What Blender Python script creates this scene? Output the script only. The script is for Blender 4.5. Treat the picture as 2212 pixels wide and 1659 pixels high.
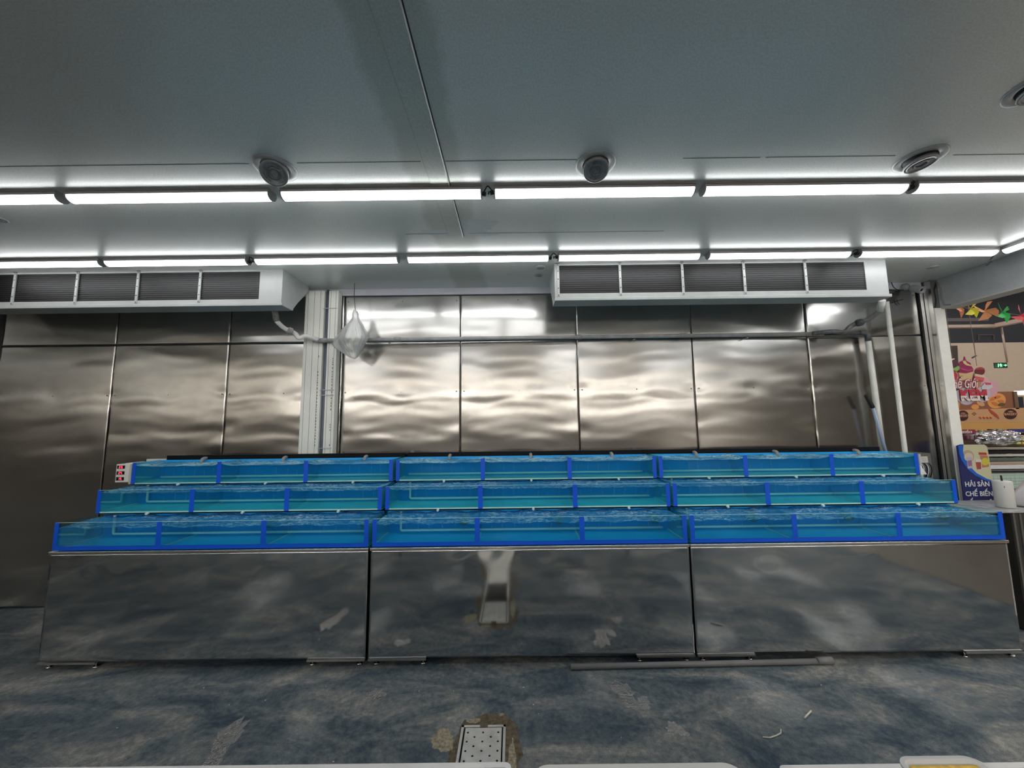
import bpy, bmesh, math, random
from math import sin, cos, pi, radians, sqrt, exp
from mathutils import Vector, Matrix
rnd = random.Random(7)
for o in list(bpy.data.objects): bpy.data.objects.remove(o, do_unlink=True)
S = bpy.context.scene
COL = S.collection
# ------------------------------------------------------------------ camera, world, exposure
H = 1.65
FPX = 790.0
def cam_axes(pitch=6.0, roll=0.70):
    p, r = radians(pitch), radians(roll)
    F = Vector((0, cos(p), sin(p))); R0 = Vector((1, 0, 0)); U0 = R0.cross(F)
    R = R0*cos(r) - U0*sin(r); U = R.cross(F)
    return F, R, U
F_, R_, U_ = cam_axes()
cd = bpy.data.cameras.new('camera'); cam = bpy.data.objects.new('camera', cd); COL.objects.link(cam)
cd.sensor_width = 36; cd.lens = 36*FPX/2212; cd.clip_start = .02; cd.clip_end = 100
M = Matrix((R_, U_, -F_)).transposed().to_4x4(); M.translation = (0, 0, H); cam.matrix_world = M
S.camera = cam
S.view_settings.view_transform = 'Standard'; S.view_settings.look = 'None'
S.view_settings.gamma = 1; S.view_settings.use_curve_mapping = False
S.view_settings.exposure = 0.38
W = bpy.data.worlds.new('world'); S.world = W; W.use_nodes = True
W.node_tree.nodes['Background'].inputs[0].default_value = (.55, .52, .48, 1)
W.node_tree.nodes['Background'].inputs[1].default_value = .25
HALL = 17.0
LAMP = 8.5        # radiance of the tube diffusers
S.cycles.max_bounces = 10; S.cycles.transparent_max_bounces = 40
S.cycles.glossy_bounces = 6; S.cycles.diffuse_bounces = 4; S.cycles.sample_clamp_indirect = 6
S.cycles.caustics_reflective = True; S.cycles.caustics_refractive = False
def at(px, py, Y):                     # pixel of the photograph -> point on the vertical plane y = Y
    d = F_*FPX + R_*(px-1106) - U_*(py-829.5)
    return Vector((0, 0, H)) + d*(Y/d.y)
# ------------------------------------------------------------------ helpers
class MB:
    def __init__(s): s.bm = bmesh.new()
    def box(s, x0, x1, y0, y1, z0, z1, bev=0):
        b = s.bm
        vs = [b.verts.new((x, y, z)) for x in (x0, x1) for y in (y0, y1) for z in (z0, z1)]
        fs = [(0,1,3,2),(4,6,7,5),(0,4,5,1),(2,3,7,6),(0,2,6,4),(1,5,7,3)]
        ff = [b.faces.new([vs[i] for i in f]) for f in fs]
        if bev:
            es = list({e for f in ff for e in f.edges})
            bmesh.ops.bevel(b, geom=es, offset=bev, segments=2, affect='EDGES', profile=.5)
        return s
    def prism(s, pts, axis, a, c):      # polygon pts extruded along axis from a to c
        b = s.bm
        def mk(p, t):
            l = list(p); l.insert(axis, t); return b.verts.new(l)
        A = [mk(p, a) for p in pts]; B = [mk(p, c) for p in pts]
        n = len(pts)
        b.faces.new(A); b.faces.new(B[::-1])
        for i in range(n): b.faces.new([A[i], B[i], B[(i+1) % n], A[(i+1) % n]][::-1])
        return s
    def tube(s, pts, r, n=12, cap=True, rads=None):
        b = s.bm; pts = [Vector(p) for p in pts]; rings = []
        up = None
        for i, p in enumerate(pts):
            if i == 0: t = pts[1]-p
            elif i == len(pts)-1: t = p-pts[i-1]
            else: t = (pts[i+1]-p).normalized()+(p-pts[i-1]).normalized()
            t.normalize()
            if up is None:
                up = Vector((0,0,1)) if abs(t.z) < .9 else Vector((1,0,0))
            u = (up - t*up.dot(t))
            if u.length < 1e-4: u = Vector((1,0,0)).cross(t)
            u.normalize(); up = u; v = t.cross(u)
            rr = rads[i] if rads else r
            rings.append([b.verts.new(p+(u*cos(2*pi*k/n)+v*sin(2*pi*k/n))*rr) for k in range(n)])
        for A, B in zip(rings, rings[1:]):
            for k in range(n):
                f = b.faces.new((A[k], A[(k+1)%n], B[(k+1)%n], B[k])); f.smooth = True
        if cap: b.faces.new(rings[0][::-1]); b.faces.new(rings[-1])
        return s
    def lathe(s, prof, c=(0,0,0), n=32, mat=None):   # prof [(r,z)], about z
        b = s.bm; rings = []
        for r, z in prof:
            ring = []
            for k in range(n if r > 1e-6 else 1):
                p = Vector((r*cos(2*pi*k/n), r*sin(2*pi*k/n), z))
                if mat: p = mat @ p
                ring.append(b.verts.new(p+Vector(c)))
            rings.append(ring)
        for A, B in zip(rings, rings[1:]):
            for k in range(n):
                if len(A) == 1 and len(B) == 1: continue
                if len(A) == 1: f = b.faces.new((A[0], B[(k+1)%n], B[k]))
                elif len(B) == 1: f = b.faces.new((A[k], A[(k+1)%n], B[0]))
                else: f = b.faces.new((A[k], A[(k+1)%n], B[(k+1)%n], B[k]))
                f.smooth = True
        return s
    def ball(s, c, r, sub=1, sc=(1,1,1)):
        m = Matrix.Translation(c) @ Matrix.Diagonal((r*sc[0], r*sc[1], r*sc[2], 1))
        g = bmesh.ops.create_icosphere(s.bm, subdivisions=sub, radius=1, matrix=m)
        for v in g['verts']:
            for f in v.link_faces: f.smooth = True
        return s
    def grid(s, nu, nv, fn, smooth=True):
        b = s.bm
        g = [[b.verts.new(fn(i/nu, j/nv)) for j in range(nv+1)] for i in range(nu+1)]
        for i in range(nu):
            for j in range(nv):
                f = b.faces.new((g[i][j], g[i+1][j], g[i+1][j+1], g[i][j+1])); f.smooth = smooth
        return g
    def build(s, name, mat, parent=None, shift=None, recalc=True):
        if recalc: bmesh.ops.recalc_face_normals(s.bm, faces=s.bm.faces)
        o = root_shift(parent)
        if shift is not None: o = Vector(shift)
        for v in s.bm.verts: v.co -= o
        me = bpy.data.meshes.new(name); s.bm.to_mesh(me); s.bm.free()
        ob = bpy.data.objects.new(name, me); COL.objects.link(ob)
        if mat: me.materials.append(mat)
        if parent: ob.parent = parent
        elif shift is not None: ob.location = o
        return ob
def root_shift(p):
    v = Vector((0,0,0))
    while p is not None:
        v += p.location; p = p.parent
    return v
def box(*a, bev=0): return MB().box(*a, bev=bev)
def tag(o, label, cat, group=None, kind=None):
    o['label'] = label; o['category'] = cat
    if group: o['group'] = group
    if kind: o['kind'] = kind
    return o
def thing(name, label, cat, loc, group=None):
    o = bpy.data.objects.new(name, None); COL.objects.link(o); o.location = loc; o.empty_display_size = .1
    return tag(o, label, cat, group)
def struct(o): o['kind'] = 'structure'; return o
def text(name, body, size, loc, mat, parent, shear=0, bold=0.0, ext=.001, align='LEFT', width=None, sx=1):
    c = bpy.data.curves.new(name, 'FONT'); c.body = body; c.size = size; c.extrude = ext; c.offset = bold
    c.align_x = align; c.shear = shear; c.resolution_u = 2
    c.materials.append(mat); tmp = bpy.data.objects.new('tmp', c); COL.objects.link(tmp)
    me = bpy.data.meshes.new_from_object(tmp.evaluated_get(bpy.context.evaluated_depsgraph_get()))
    bpy.data.objects.remove(tmp, do_unlink=True)
    for v_ in me.vertices: v_.co.x *= sx
    if width:
        xs = [v_.co.x for v_ in me.vertices]; f_ = width/(max(xs)-min(xs))
        for v_ in me.vertices: v_.co.x *= f_
    me.transform(Matrix.Rotation(pi/2, 4, 'X'))
    o = bpy.data.objects.new(name, me); COL.objects.link(o)
    if parent: o.parent = parent; o.location = Vector(loc)-root_shift(parent)
    else: o.location = loc
    return o
# ------------------------------------------------------------------ materials
def newmat(name):
    m = bpy.data.materials.new(name); m.use_nodes = True
    nt = m.node_tree; b = nt.nodes['Principled BSDF']; return m, nt, b
def N(nt, typ, **kw):
    n = nt.nodes.new(typ)
    for k, v in kw.items():
        if hasattr(n, k): setattr(n, k, v)
        else: n.inputs[k].default_value = v
    return n
def coords(nt, scale=(1,1,1), rot=(0,0,0)):
    g = nt.nodes.new('ShaderNodeNewGeometry'); m = nt.nodes.new('ShaderNodeMapping')
    m.inputs['Scale'].default_value = scale; m.inputs['Rotation'].default_value = rot
    nt.links.new(g.outputs['Position'], m.inputs['Vector']); return m.outputs[0]
def noise(nt, vec, scale, detail=4, rough=.55, dist=0):
    n = nt.nodes.new('ShaderNodeTexNoise'); n.inputs['Scale'].default_value = scale
    n.inputs['Detail'].default_value = detail; n.inputs['Roughness'].default_value = rough; n.inputs['Distortion'].default_value = dist
    nt.links.new(vec, n.inputs['Vector']); return n.outputs['Fac']
def ramp(nt, fac, stops):
    r = nt.nodes.new('ShaderNodeValToRGB'); cr = r.color_ramp
    while len(cr.elements) < len(stops): cr.elements.new(.5)
    for e, (p, c) in zip(cr.elements, stops):
        e.position = p; e.color = (*c, 1) if not isinstance(c, (int, float)) else (c, c, c, 1)
    nt.links.new(fac, r.inputs[0]); return r.outputs[0]
def bump(nt, b, h, strength=.2, dist=.01):
    n = nt.nodes.new('ShaderNodeBump'); n.inputs['Strength'].default_value = strength; n.inputs['Distance'].default_value = dist
    nt.links.new(h, n.inputs['Height']); nt.links.new(n.outputs[0], b.inputs['Normal']); return n
def pm(name, col, rough=.5, metal=0, spec=.5, var=0, vs=8, vscale=(1,1,1), bmp=0, bs=60, emit=None, es=0, coat=0, trans=0):
    m, nt, b = newmat(name)
    b.inputs['Base Color'].default_value = (*col, 1); b.inputs['Roughness'].default_value = rough
    b.inputs['Metallic'].default_value = metal; b.inputs['Specular IOR Level'].default_value = spec
    if var:
        v = coords(nt, vscale); f = noise(nt, v, vs)
        c = ramp(nt, f, [(.3, tuple(x*(1-var) for x in col)), (.7, tuple(min(1, x*(1+var)) for x in col))])
        nt.links.new(c, b.inputs['Base Color'])
    if bmp: bump(nt, b, noise(nt, coords(nt), bs), bmp, .003)
    if emit: b.inputs['Emission Color'].default_value = (*emit, 1); b.inputs['Emission Strength'].default_value = es
    if coat: b.inputs['Coat Weight'].default_value = coat
    if trans: b.inputs['Transmission Weight'].default_value = trans
    return m
def clearmat(name, tint, fres=.08, rough=.02, bmp=None, foam=None, milk=None, th=(.5,.62), mir=0, bsc=28):
    # clear sheet: tinted see-through plus a surface reflection
    m = bpy.data.materials.new(name); m.use_nodes = True; nt = m.node_tree; nt.nodes.clear()
    out = nt.nodes.new('ShaderNodeOutputMaterial'); t = nt.nodes.new('ShaderNodeBsdfTransparent'); t.inputs[0].default_value = (*tint, 1)
    g = nt.nodes.new('ShaderNodeBsdfGlossy'); g.inputs['Roughness'].default_value = rough
    lw = nt.nodes.new('ShaderNodeFresnel'); lw.inputs['IOR'].default_value = 1.33
    mx = nt.nodes.new('ShaderNodeMixShader'); mul = nt.nodes.new('ShaderNodeMath'); mul.operation = 'MULTIPLY'; mul.inputs[1].default_value = fres
    nt.links.new(lw.outputs[0], mul.inputs[0]); nt.links.new(mul.outputs[0], mx.inputs[0])
    nt.links.new(t.outputs[0], mx.inputs[1]); nt.links.new(g.outputs[0], mx.inputs[2])
    last = mx.outputs[0]
    if bmp:
        n = nt.nodes.new('ShaderNodeBump'); n.inputs['Strength'].default_value = bmp; n.inputs['Distance'].default_value = .01
        h = noise(nt, coords(nt), bsc, 3, .6, .8); nt.links.new(h, n.inputs['Height'])
        nt.links.new(n.outputs[0], g.inputs['Normal']); nt.links.new(n.outputs[0], lw.inputs['Normal'])
    if mir:
        g2 = nt.nodes.new('ShaderNodeBsdfGlossy'); g2.inputs['Roughness'].default_value = rough; g2.inputs['Color'].default_value = (.62, .92, .95, 1)
        mm_ = nt.nodes.new('ShaderNodeMixShader'); mm_.inputs[0].default_value = mir
        nt.links.new(last, mm_.inputs[1]); nt.links.new(g2.outputs[0], mm_.inputs[2]); last = mm_.outputs[0]
    if milk:
        dm = nt.nodes.new('ShaderNodeBsdfDiffuse'); dm.inputs[0].default_value = (*milk[1], 1)
        mk = nt.nodes.new('ShaderNodeMixShader'); mk.inputs[0].default_value = milk[0]
        nt.links.new(last, mk.inputs[1]); nt.links.new(dm.outputs[0], mk.inputs[2]); last = mk.outputs[0]
    if foam:
        amt, sc, colr = foam
        v = coords(nt, (1, 1.6, 1)); f = noise(nt, v, sc, 6, .65, 1.2)
        msk = ramp(nt, f, [(th[0], 0.0), (th[1], amt)])
        v2 = coords(nt, (1, 1, 1)); f2 = noise(nt, v2, 4, 2); m2 = ramp(nt, f2, [(.35, .15), (.6, 1.0)])
        mm = nt.nodes.new('ShaderNodeMath'); mm.operation = 'MULTIPLY'
        nt.links.new(msk, mm.inputs[0]); nt.links.new(m2, mm.inputs[1])
        d = nt.nodes.new('ShaderNodeBsdfDiffuse'); d.inputs[0].default_value = (*colr, 1)
        mx2 = nt.nodes.new('ShaderNodeMixShader'); nt.links.new(mm.outputs[0], mx2.inputs[0])
        nt.links.new(last, mx2.inputs[1]); nt.links.new(d.outputs[0], mx2.inputs[2]); last = mx2.outputs[0]
    nt.links.new(last, out.inputs[0]); return m

# wet dark epoxy floor
m, nt, b = newmat('epoxy_floor'); FLOOR = m
v = coords(nt); n1 = noise(nt, coords(nt, (.7, 1.5, 1), (0,0,.5)), 2.3, 9, .70, .8); n2 = noise(nt, v, 30, 4, .7); n3 = noise(nt, v, 260, 2, .5)
c1 = ramp(nt, n1, [(.34, (.040,.062,.088)), (.46, (.095,.122,.140)), (.55, (.170,.182,.185)), (.66, (.30,.295,.27))])
c2 = ramp(nt, n2, [(.3, (.55,.62,.70)), (.7, (1.4,1.33,1.22))])
c3 = ramp(nt, n3, [(.3, .7), (.7, 1.3)])
mx = N(nt, 'ShaderNodeMix', data_type='RGBA', blend_type='MULTIPLY'); mx.inputs[0].default_value = 1
nt.links.new(c1, mx.inputs[6]); nt.links.new(c2, mx.inputs[7])
mx2 = N(nt, 'ShaderNodeMix', data_type='RGBA', blend_type='MULTIPLY'); mx2.inputs[0].default_value = 1
nt.links.new(mx.outputs[2], mx2.inputs[6]); nt.links.new(c3, mx2.inputs[7])
nt.links.new(mx2.outputs[2], b.inputs['Base Color'])
nw = noise(nt, coords(nt, (1.2,.8,1)), 1.3, 3, .5)
nt.links.new(ramp(nt, nw, [(.34, .16), (.44, .42), (.66, .6)]), b.inputs['Roughness'])
nt.links.new(ramp(nt, nw, [(.34, .5), (.46, .10)]), b.inputs['Specular IOR Level'])
bump(nt, b, noise(nt, v, 55, 5, .6), .35, .006)
# painted ceiling panels
m, nt, b = newmat('ceiling_paint'); CEIL = m
v = coords(nt); n1 = noise(nt, coords(nt, (1,.5,1)), 1.1, 4, .6)
cc = ramp(nt, n1, [(.3, (.68,.705,.67)), (.7, (.76,.78,.745))])
n2 = noise(nt, v, 140, 2, .5); c2 = ramp(nt, n2, [(.3, .9), (.7, 1.1)])
mx = N(nt, 'ShaderNodeMix', data_type='RGBA', blend_type='MULTIPLY'); mx.inputs[0].default_value = 1
nt.links.new(cc, mx.inputs[6]); nt.links.new(c2, mx.inputs[7])
# grey wear along the joint strip and a patched stain near the back tubes
sep = nt.nodes.new('ShaderNodeSeparateXYZ'); g = nt.nodes.new('ShaderNodeNewGeometry'); nt.links.new(g.outputs['Position'], sep.inputs[0])
def band(comp, c0, hw, soft):
    a = N(nt, 'ShaderNodeMath', operation='SUBTRACT'); nt.links.new(sep.outputs[comp], a.inputs[0]); a.inputs[1].default_value = c0
    ab = N(nt, 'ShaderNodeMath', operation='ABSOLUTE'); nt.links.new(a.outputs[0], ab.inputs[0])
    ad = N(nt, 'ShaderNodeMath', operation='ADD'); nt.links.new(ab.outputs[0], ad.inputs[0])
    ns = N(nt, 'ShaderNodeMath', operation='MULTIPLY'); nt.links.new(noise(nt, v, 5, 5, .65), ns.inputs[0]); ns.inputs[1].default_value = soft*3
    nt.links.new(ns.outputs[0], ad.inputs[1])
    mr = nt.nodes.new('ShaderNodeMapRange'); mr.inputs['From Min'].default_value = hw+soft*1.5; mr.inputs['From Max'].default_value = hw+soft*2.4
    mr.inputs['To Min'].default_value = 1; mr.inputs['To Max'].default_value = 0; mr.clamp = True
    nt.links.new(ad.outputs[0], mr.inputs['Value']); return mr.outputs[0]
bx = band(0, -.40, .13, .05)
mw = N(nt, 'ShaderNodeMix', data_type='RGBA', blend_type='MULTIPLY'); mwf = N(nt, 'ShaderNodeMath', operation='MULTIPLY'); nt.links.new(bx, mwf.inputs[0]); mwf.inputs[1].default_value = .8
nt.links.new(mwf.outputs[0], mw.inputs[0]); nt.links.new(mx.outputs[2], mw.inputs[6]); mw.inputs[7].default_value = (.74,.75,.70,1)
nt.links.new(mw.outputs[2], b.inputs['Base Color'])
b.inputs['Roughness'].default_value = .33; b.inputs['Metallic'].default_value = .25; b.inputs['Specular IOR Level'].default_value = .5
bump(nt, b, noise(nt, v, 90, 3, .6), .05, .003)
# brushed stainless sheet
m, nt, b = newmat('brushed_steel_sheet'); STEEL = m
b.inputs['Metallic'].default_value = 1
v = coords(nt, (60, 60, 1.5)); n1 = noise(nt, v, 6, 3, .6)
n0 = noise(nt, coords(nt), 2.2, 6, .65)
c1 = ramp(nt, n0, [(.3, (.43,.42,.40)), (.7, (.52,.51,.485))])
nt.links.new(c1, b.inputs['Base Color'])
nt.links.new(ramp(nt, n1, [(.2, .17), (.8, .22)]), b.inputs['Roughness'])
# mirror-polished stainless of the stands
m, nt, b = newmat('polished_steel'); POL = m
b.inputs['Metallic'].default_value = 1; b.inputs['Base Color'].default_value = (.52,.54,.55,1)
n1 = noise(nt, coords(nt), 3.5, 4, .6); nt.links.new(ramp(nt, n1, [(.3,.05),(.7,.11)]), b.inputs['Roughness'])
WHITEPAINT = pm('white_painted_metal', (.44,.46,.45), .38, var=.06)
TRIMW = pm('white_trim', (.60,.61,.67), .4, var=.05)
JAMB = pm('white_plastic_jamb', (.92,.92,.87), .45, var=.05)
PVCW = pm('white_pvc', (.80,.79,.74), .4, var=.12, vs=5)
PVCG = pm('grey_pvc', (.42,.42,.41), .45, var=.2, vs=12)
PVCD = pm('dark_grey_pvc', (.09,.095,.10), .45, var=.3, vs=20)
CONDUIT = pm('slate_conduit', (.11,.13,.17), .35)
DUCT = pm('cream_duct_plastic', (.84,.84,.78), .45, var=.05, vs=4)
BLACK = pm('black_paint', (.005,.006,.008), .55, spec=.15)
RUBBER = pm('black_rubber', (.012,.013,.014), .6)
DARKSEAL = pm('dark_joint', (.02,.02,.022), .6)
EDGE = pm('silver_edge', (.78,.76,.72), .22, metal=1)
SATIN = pm('satin_steel', (.55,.54,.52), .32, metal=1, var=.08)
DRAINST = pm('drain_steel', (.62,.61,.57), .42, metal=.6, var=.12, vs=14)
BLUE = pm('royal_blue_strip', (.002,.105,.78), .35)
BLUEIN = pm('blue_tank_lining', (.010,.42,.95), .35, var=.06)
GLASSEDGE = pm('pale_glass_seam', (.48,.80,.76), .3)
BUBPIPE = pm('pale_air_pipe', (.80,.90,.84), .45)
GLASS = clearmat('tank_glass', (.84,.955,.965), .30, .01)
SIDE = clearmat('teal_reflection_glass', (.40,.80,.85), .4, .03, milk=(.28, (.14,.72,.80)), mir=.75)  # teal diffuse share stands in for light reflected inside the tank
WATER = clearmat('tank_water', (.68,.90,.94), .30, .05, milk=(.06, (.10,.38,.48)))
WTOP = clearmat('water_surface', (.55,.85,.93), .45, .12, bmp=.7, milk=(.34, (.03,.36,.66)), foam=(.60, 24, (.50,.70,.80)), th=(.46,.60))
WTOP_T = clearmat('water_surface_bubbling', (.5,.85,.93), .5, .12, bmp=.8, milk=(.36, (.06,.44,.76)), foam=(.85, 24, (.62,.78,.85)), th=(.40,.54))
BLUEBASE = pm('blue_tank_base', (.012,.58,1.0), .35, var=.05)
BASEPALE = pm('pale_tank_base', (.34,.90,.88), .4, var=.1)  # pale sheen of the grazing view, put into the base colour
BASETEAL = pm('teal_tank_base', (.14,.85,.90), .4, var=.1)  # middle tier: grazing-view sheen put into the base colour too
BUB = clearmat('bubble', (.80,.88,.92), 1.0, .15, milk=(.65, (.60,.85,.92)))
m, nt, b = newmat('tube_diffuser'); DIFF = m
b.inputs['Base Color'].default_value = (.8,.8,.8,1); b.inputs['Emission Color'].default_value = (.97,.985,1,1); b.inputs['Emission Strength'].default_value = LAMP
LAMPBASE = pm('lamp_base_grey', (.36,.35,.34), .35, metal=.3)
LAMPCAP = pm('lamp_cap_grey', (.33,.34,.35), .4)
STAIN = pm('rusty_floor_stain', (.11,.085,.05), .7, var=.6, vs=40, bmp=.5, bs=80)
GROUT = pm('crumbled_cement', (.30,.26,.18), .85, var=.5, vs=60, bmp=.9, bs=90)
FIN = pm('coil_fins', (.007,.0075,.009), .45, metal=.3)
FINTUBE = pm('coil_tube_lines', (.030,.028,.027), .5)
# ------------------------------------------------------------------ the room
CZ = 3.0; WY = 3.584
XL, XR = -5.6, 4.2
SHEETX = [-5.075, -3.935, -2.805, -1.672, -.507, .652, 1.798, 2.943, 4.09]
fl = MB().box(-22, 26, -14, 26, -.12, 0).build('floor', FLOOR, recalc=True); struct(fl)
ce = MB().box(XL-.2, XR+.15, -2.4, WY+.2, CZ, CZ+.12).build('ceiling', CEIL); struct(ce)
MB().box(-.445, -.340, -2.4, 2.53, CZ-.002, CZ+.001).build('joint_cover', CEIL, ce)
MB().tube([(-.343, -2.4, CZ-.004), (-.343, 2.53, CZ-.004)], .0035, 8).build('raised_bead', pm('bead_white', (.5,.52,.52), .4), ce)
MB().box(-.339, -.335, -2.4, 2.53, CZ-.0022, CZ).build('joint_gap', DARKSEAL, ce)
MB().box(-.4475, -.445, -2.4, 2.53, CZ-.0026, CZ).build('joint_line', pm('joint_light', (.42,.44,.44), .5), ce)
j = MB()
for a, c_ in ((-5, -3.4), (-2.9, -1.35), (-1.1,-.46), (-.33,.35), (.9,1.3), (1.33,2.0), (2.3, 3.2)):
    j.box(a, c_, 1.762, 1.765, CZ-.001, CZ+.001)
for a, c_ in ((-.75,-.45), (-.30, 1.1)): j.box(a, c_, 2.49, 2.492, CZ-.001, CZ+.001)
j.build('panel_joint', pm('joint_shade', (.12,.13,.135), .6), ce)
bw = MB().box(XL-.2, 4.13, WY, WY+.12, 0, CZ).build('wall_back', pm('wall_core', (.05,.05,.05), .7), shift=(0, WY, 0)); struct(bw)
def sheet(x0, x1, z0, z1, seed, screws, amp=1.0):
    r = random.Random(seed); ph = [r.uniform(0, 6.28) for _ in range(12)]; mb = MB()
    creases = [(1.93, .0012*amp, .038, 5.5), (1.86, -.0006*amp, .024, 6.5), (2.24+r.uniform(-.03,.03), .0011*amp, .05, 3.5), (r.uniform(1.48,1.62), -.0011*amp, .04, 4.5)] if z1 < 2.6 else [(2.62, -.0010*amp, .06, 3)]
    big = r.uniform(.6, 1.3)
    def h(u, w, x, z):
        e = min(u, 1-u); fade = 1-exp(-e*9)
        y = amp*big*.0035*sin(pi*u)*sin(pi*min(1, max(0, (z-z0)/(z1-z0))))
        y += amp*.0009*sin(z*13+ph[0]+.9*sin(u*5+ph[1]))*(.5+.5*fade)
        y += amp*.00045*sin(z*31+ph[2]+1.4*sin(u*4+ph[3]))
        y += amp*.00018*sin(z*55+ph[4]+2*sin(u*6.5+ph[5]))*fade
        y += amp*.0009*sin(u*7+ph[6]+z*2)
        for zc, A, wd, fr in creases:
            zz = z-zc-.022*sin(u*fr+ph[7])*fade-.012*sin(u*fr*2.3+ph[8])*fade
            y += A*exp(-(zz/wd)**2)*(.45+.55*sin(u*2.2+ph[9])**2)
        for sx, sz, a, sr in screws:
            d2 = ((x-sx)/(sr*1.6))**2+((z-sz)/sr)**2
            y -= a*exp(-d2)
        return y
    def fn(u, w):
        x = x0+(x1-x0)*u; z = z0+(z1-z0)*w
        return (x, WY-.009-max(-.006, min(.02, h(u, w, x, z))), z)
    mb.grid(max(12, int((x1-x0)*60)), max(12, int((z1-z0)*75)), fn)
    # rim back to the wall so that the sheet has an edge
    o = mb.build('steel_sheet', STEEL, bw, recalc=True)
    me = o.data
    s = o.modifiers.new('thick', 'SOLIDIFY'); s.thickness = .0015; s.offset = 0
    return o
for i, (a, c_) in enumerate(zip(SHEETX, SHEETX[1:])):
    c_ = c_-.004
    sc = [(a+.03, 1.96, .003, .05), ((a+c_)/2, 1.96, .0028, .06), (c_-.03, 1.96, .003, .05),
          (a+.02, rnd.uniform(1.55,1.75), .002, .06), (c_-.02, rnd.uniform(1.45,1.65), -.003, .07), (a+.02, 2.25, -.0015, .08)]
    sheet(a, c_, .004, 2.462, 10+i, sc, 1.15)
    sheet(a, c_, 2.467, 2.935, 30+i, [(a+.03, 2.87, .001, .04), ((a+c_)/2, 2.87, .001, .04)], .75)
    q = MB()
    for x in (a+.035, (a+c_)/2, c_-.035):
        for z in (1.96, 2.875): q.lathe([(0, 0), (.006, 0), (.006, .003), (0, .004)], (x, WY-.008, z), 10, Matrix.Rotation(pi/2, 3, 'X'))
    q.build('rivet', pm('rivet_dark', (.25,.24,.22), .4, metal=1), bw)
# left wall of the same steel, out of frame, and the white trim strip at the top of the back wall
wl = MB().box(XL-.15, XL, -2.4, WY, 0, CZ).build('wall_left', STEEL); struct(wl)
tr = MB().prism([(WY-.004, 2.936), (WY-.028, 2.936), (WY-.032, 2.950), (WY-.032, CZ), (WY-.004, CZ)], 0, XL, 4.12).build('trim_1', TRIMW); struct(tr)
# corner post at the right end of the wall
cp = MB().box(4.135, 4.23, 3.490, 3.70, 0, CZ-.0005).build('trim_2', STEEL); struct(cp)
MB().box(4.088, 4.098, WY-.02, WY-.003, 0, 2.93).build('seal_strip', DARKSEAL, cp)
MB().box(4.100, 4.130, 3.560, WY-.003, 0, 2.96).build('edge_angle', SATIN, cp)
jb = MB().box(4.134, 4.232, 3.478, 3.4895, 0, 2.71).build('trim_3', JAMB); struct(jb)
lb = MB().box(4.200, 4.222, 3.4765, 3.4775, 1.20, 1.33).build('barcode_label', pm('label_white', (.6,.6,.58), .5), jb)
for k in range(9): MB().box(4.2050, 4.2200, 3.4755, 3.4762, 1.21+k*.006, 1.213+k*.006).build('barcode_line', BLACK, jb)
MB().lathe([(0,0),(.006,0),(.006,.003),(0,.004)], (4.185, 3.478, 1.18), 10, Matrix.Rotation(pi/2, 3, 'X')).build('screw', pm('screw_grey', (.2,.2,.2), .4, metal=1), jb)
hb = MB().box(4.20, 4.34, -2.4, 3.4885, 2.715, CZ-.0005).build('wall_right', pm('header_paint', (.34,.35,.35), .5, var=.12, vs=6)); struct(hb)
MB().box(4.198, 4.342, -2.4, 3.4775, 2.70, 2.7148).build('edge_trim', pm('header_edge', (.42,.42,.38), .5), hb)
MB().tube([(4.196, 3.49, 2.98), (4.196, 3.46, 2.90), (4.196, 3.465, 2.80), (4.197, 3.45, 2.735), (4.197, 3.40, 2.718)], .006, 8).build('sealant_smear', pm('sealant', (.22,.22,.21), .8), hb)
# ------------------------------------------------------------------ tube lights
def tube_light(label, x0, x1, yb, group):
    t = thing('tube_light', label, 'light', ((x0+x1)/2, yb, CZ), group)
    w = .074; r = .034; yc = yb+w/2
    MB().box(x0, x1, yb, yb+w, CZ-.007, CZ-.0005).box(x0, x1, yb-.001, yb+w+.001, CZ-.0265, CZ-.012).box(x0, x1, yb+.004, yb+w-.004, CZ-.012, CZ-.007).build('housing', LAMPBASE, t)
    prof = [(yc-r*cos(a), CZ-.026-.029*sin(a)) for a in [pi*k/14 for k in range(15)]]
    m_ = MB(); m_.prism(prof, 0, x0+.008, x1-.008)
    for f in m_.bm.faces: f.smooth = len(f.verts) == 4
    m_.build('diffuser', DIFF, t)
    for a, b_ in ((x0, x0+.0075), (x1-.0075, x1)):
        p2 = [(yc-(r+.002)*cos(q), CZ-.026-.031*sin(q)) for q in [pi*k/12 for k in range(13)]]
        MB().prism(p2, 0, a, b_).build('end_cap', LAMPCAP, t)
    return t
FR = [(-3.74,-2.590), (-2.540,-1.375), (-1.312,-.160), (-.090,1.064), (1.115,2.284), (2.330,3.490)]
fl_ = ['at the left edge, cut off by the picture', 'second from the left', 'crossing under the ceiling joint strip',
       'right of the black cable loop under the middle downlight', 'left of the tilted right-hand downlight', 'at the right end of the row']
for (a, c_), l in zip(FR, fl_): tube_light('near-row tube light '+l, a, c_, 1.955, 'tube lights of the near row')
BR = [(-4.47,-3.300), (-3.260,-2.118), (-2.055,-.905), (-.830,.310), (.384,1.525), (1.595,2.733), (2.810,3.910)]
bl_ = ['at the left edge of the picture', 'above the left cooler, second from the left', 'above the end of the left cooler',
       'between the two coolers in the middle', 'above the left end of the right cooler', 'above the right half of the right cooler', 'ending at the right corner of the room']
for (a, c_), l in zip(BR, bl_): tube_light('far-row tube light '+l, a, c_, 2.80, 'tube lights of the far row')
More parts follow.
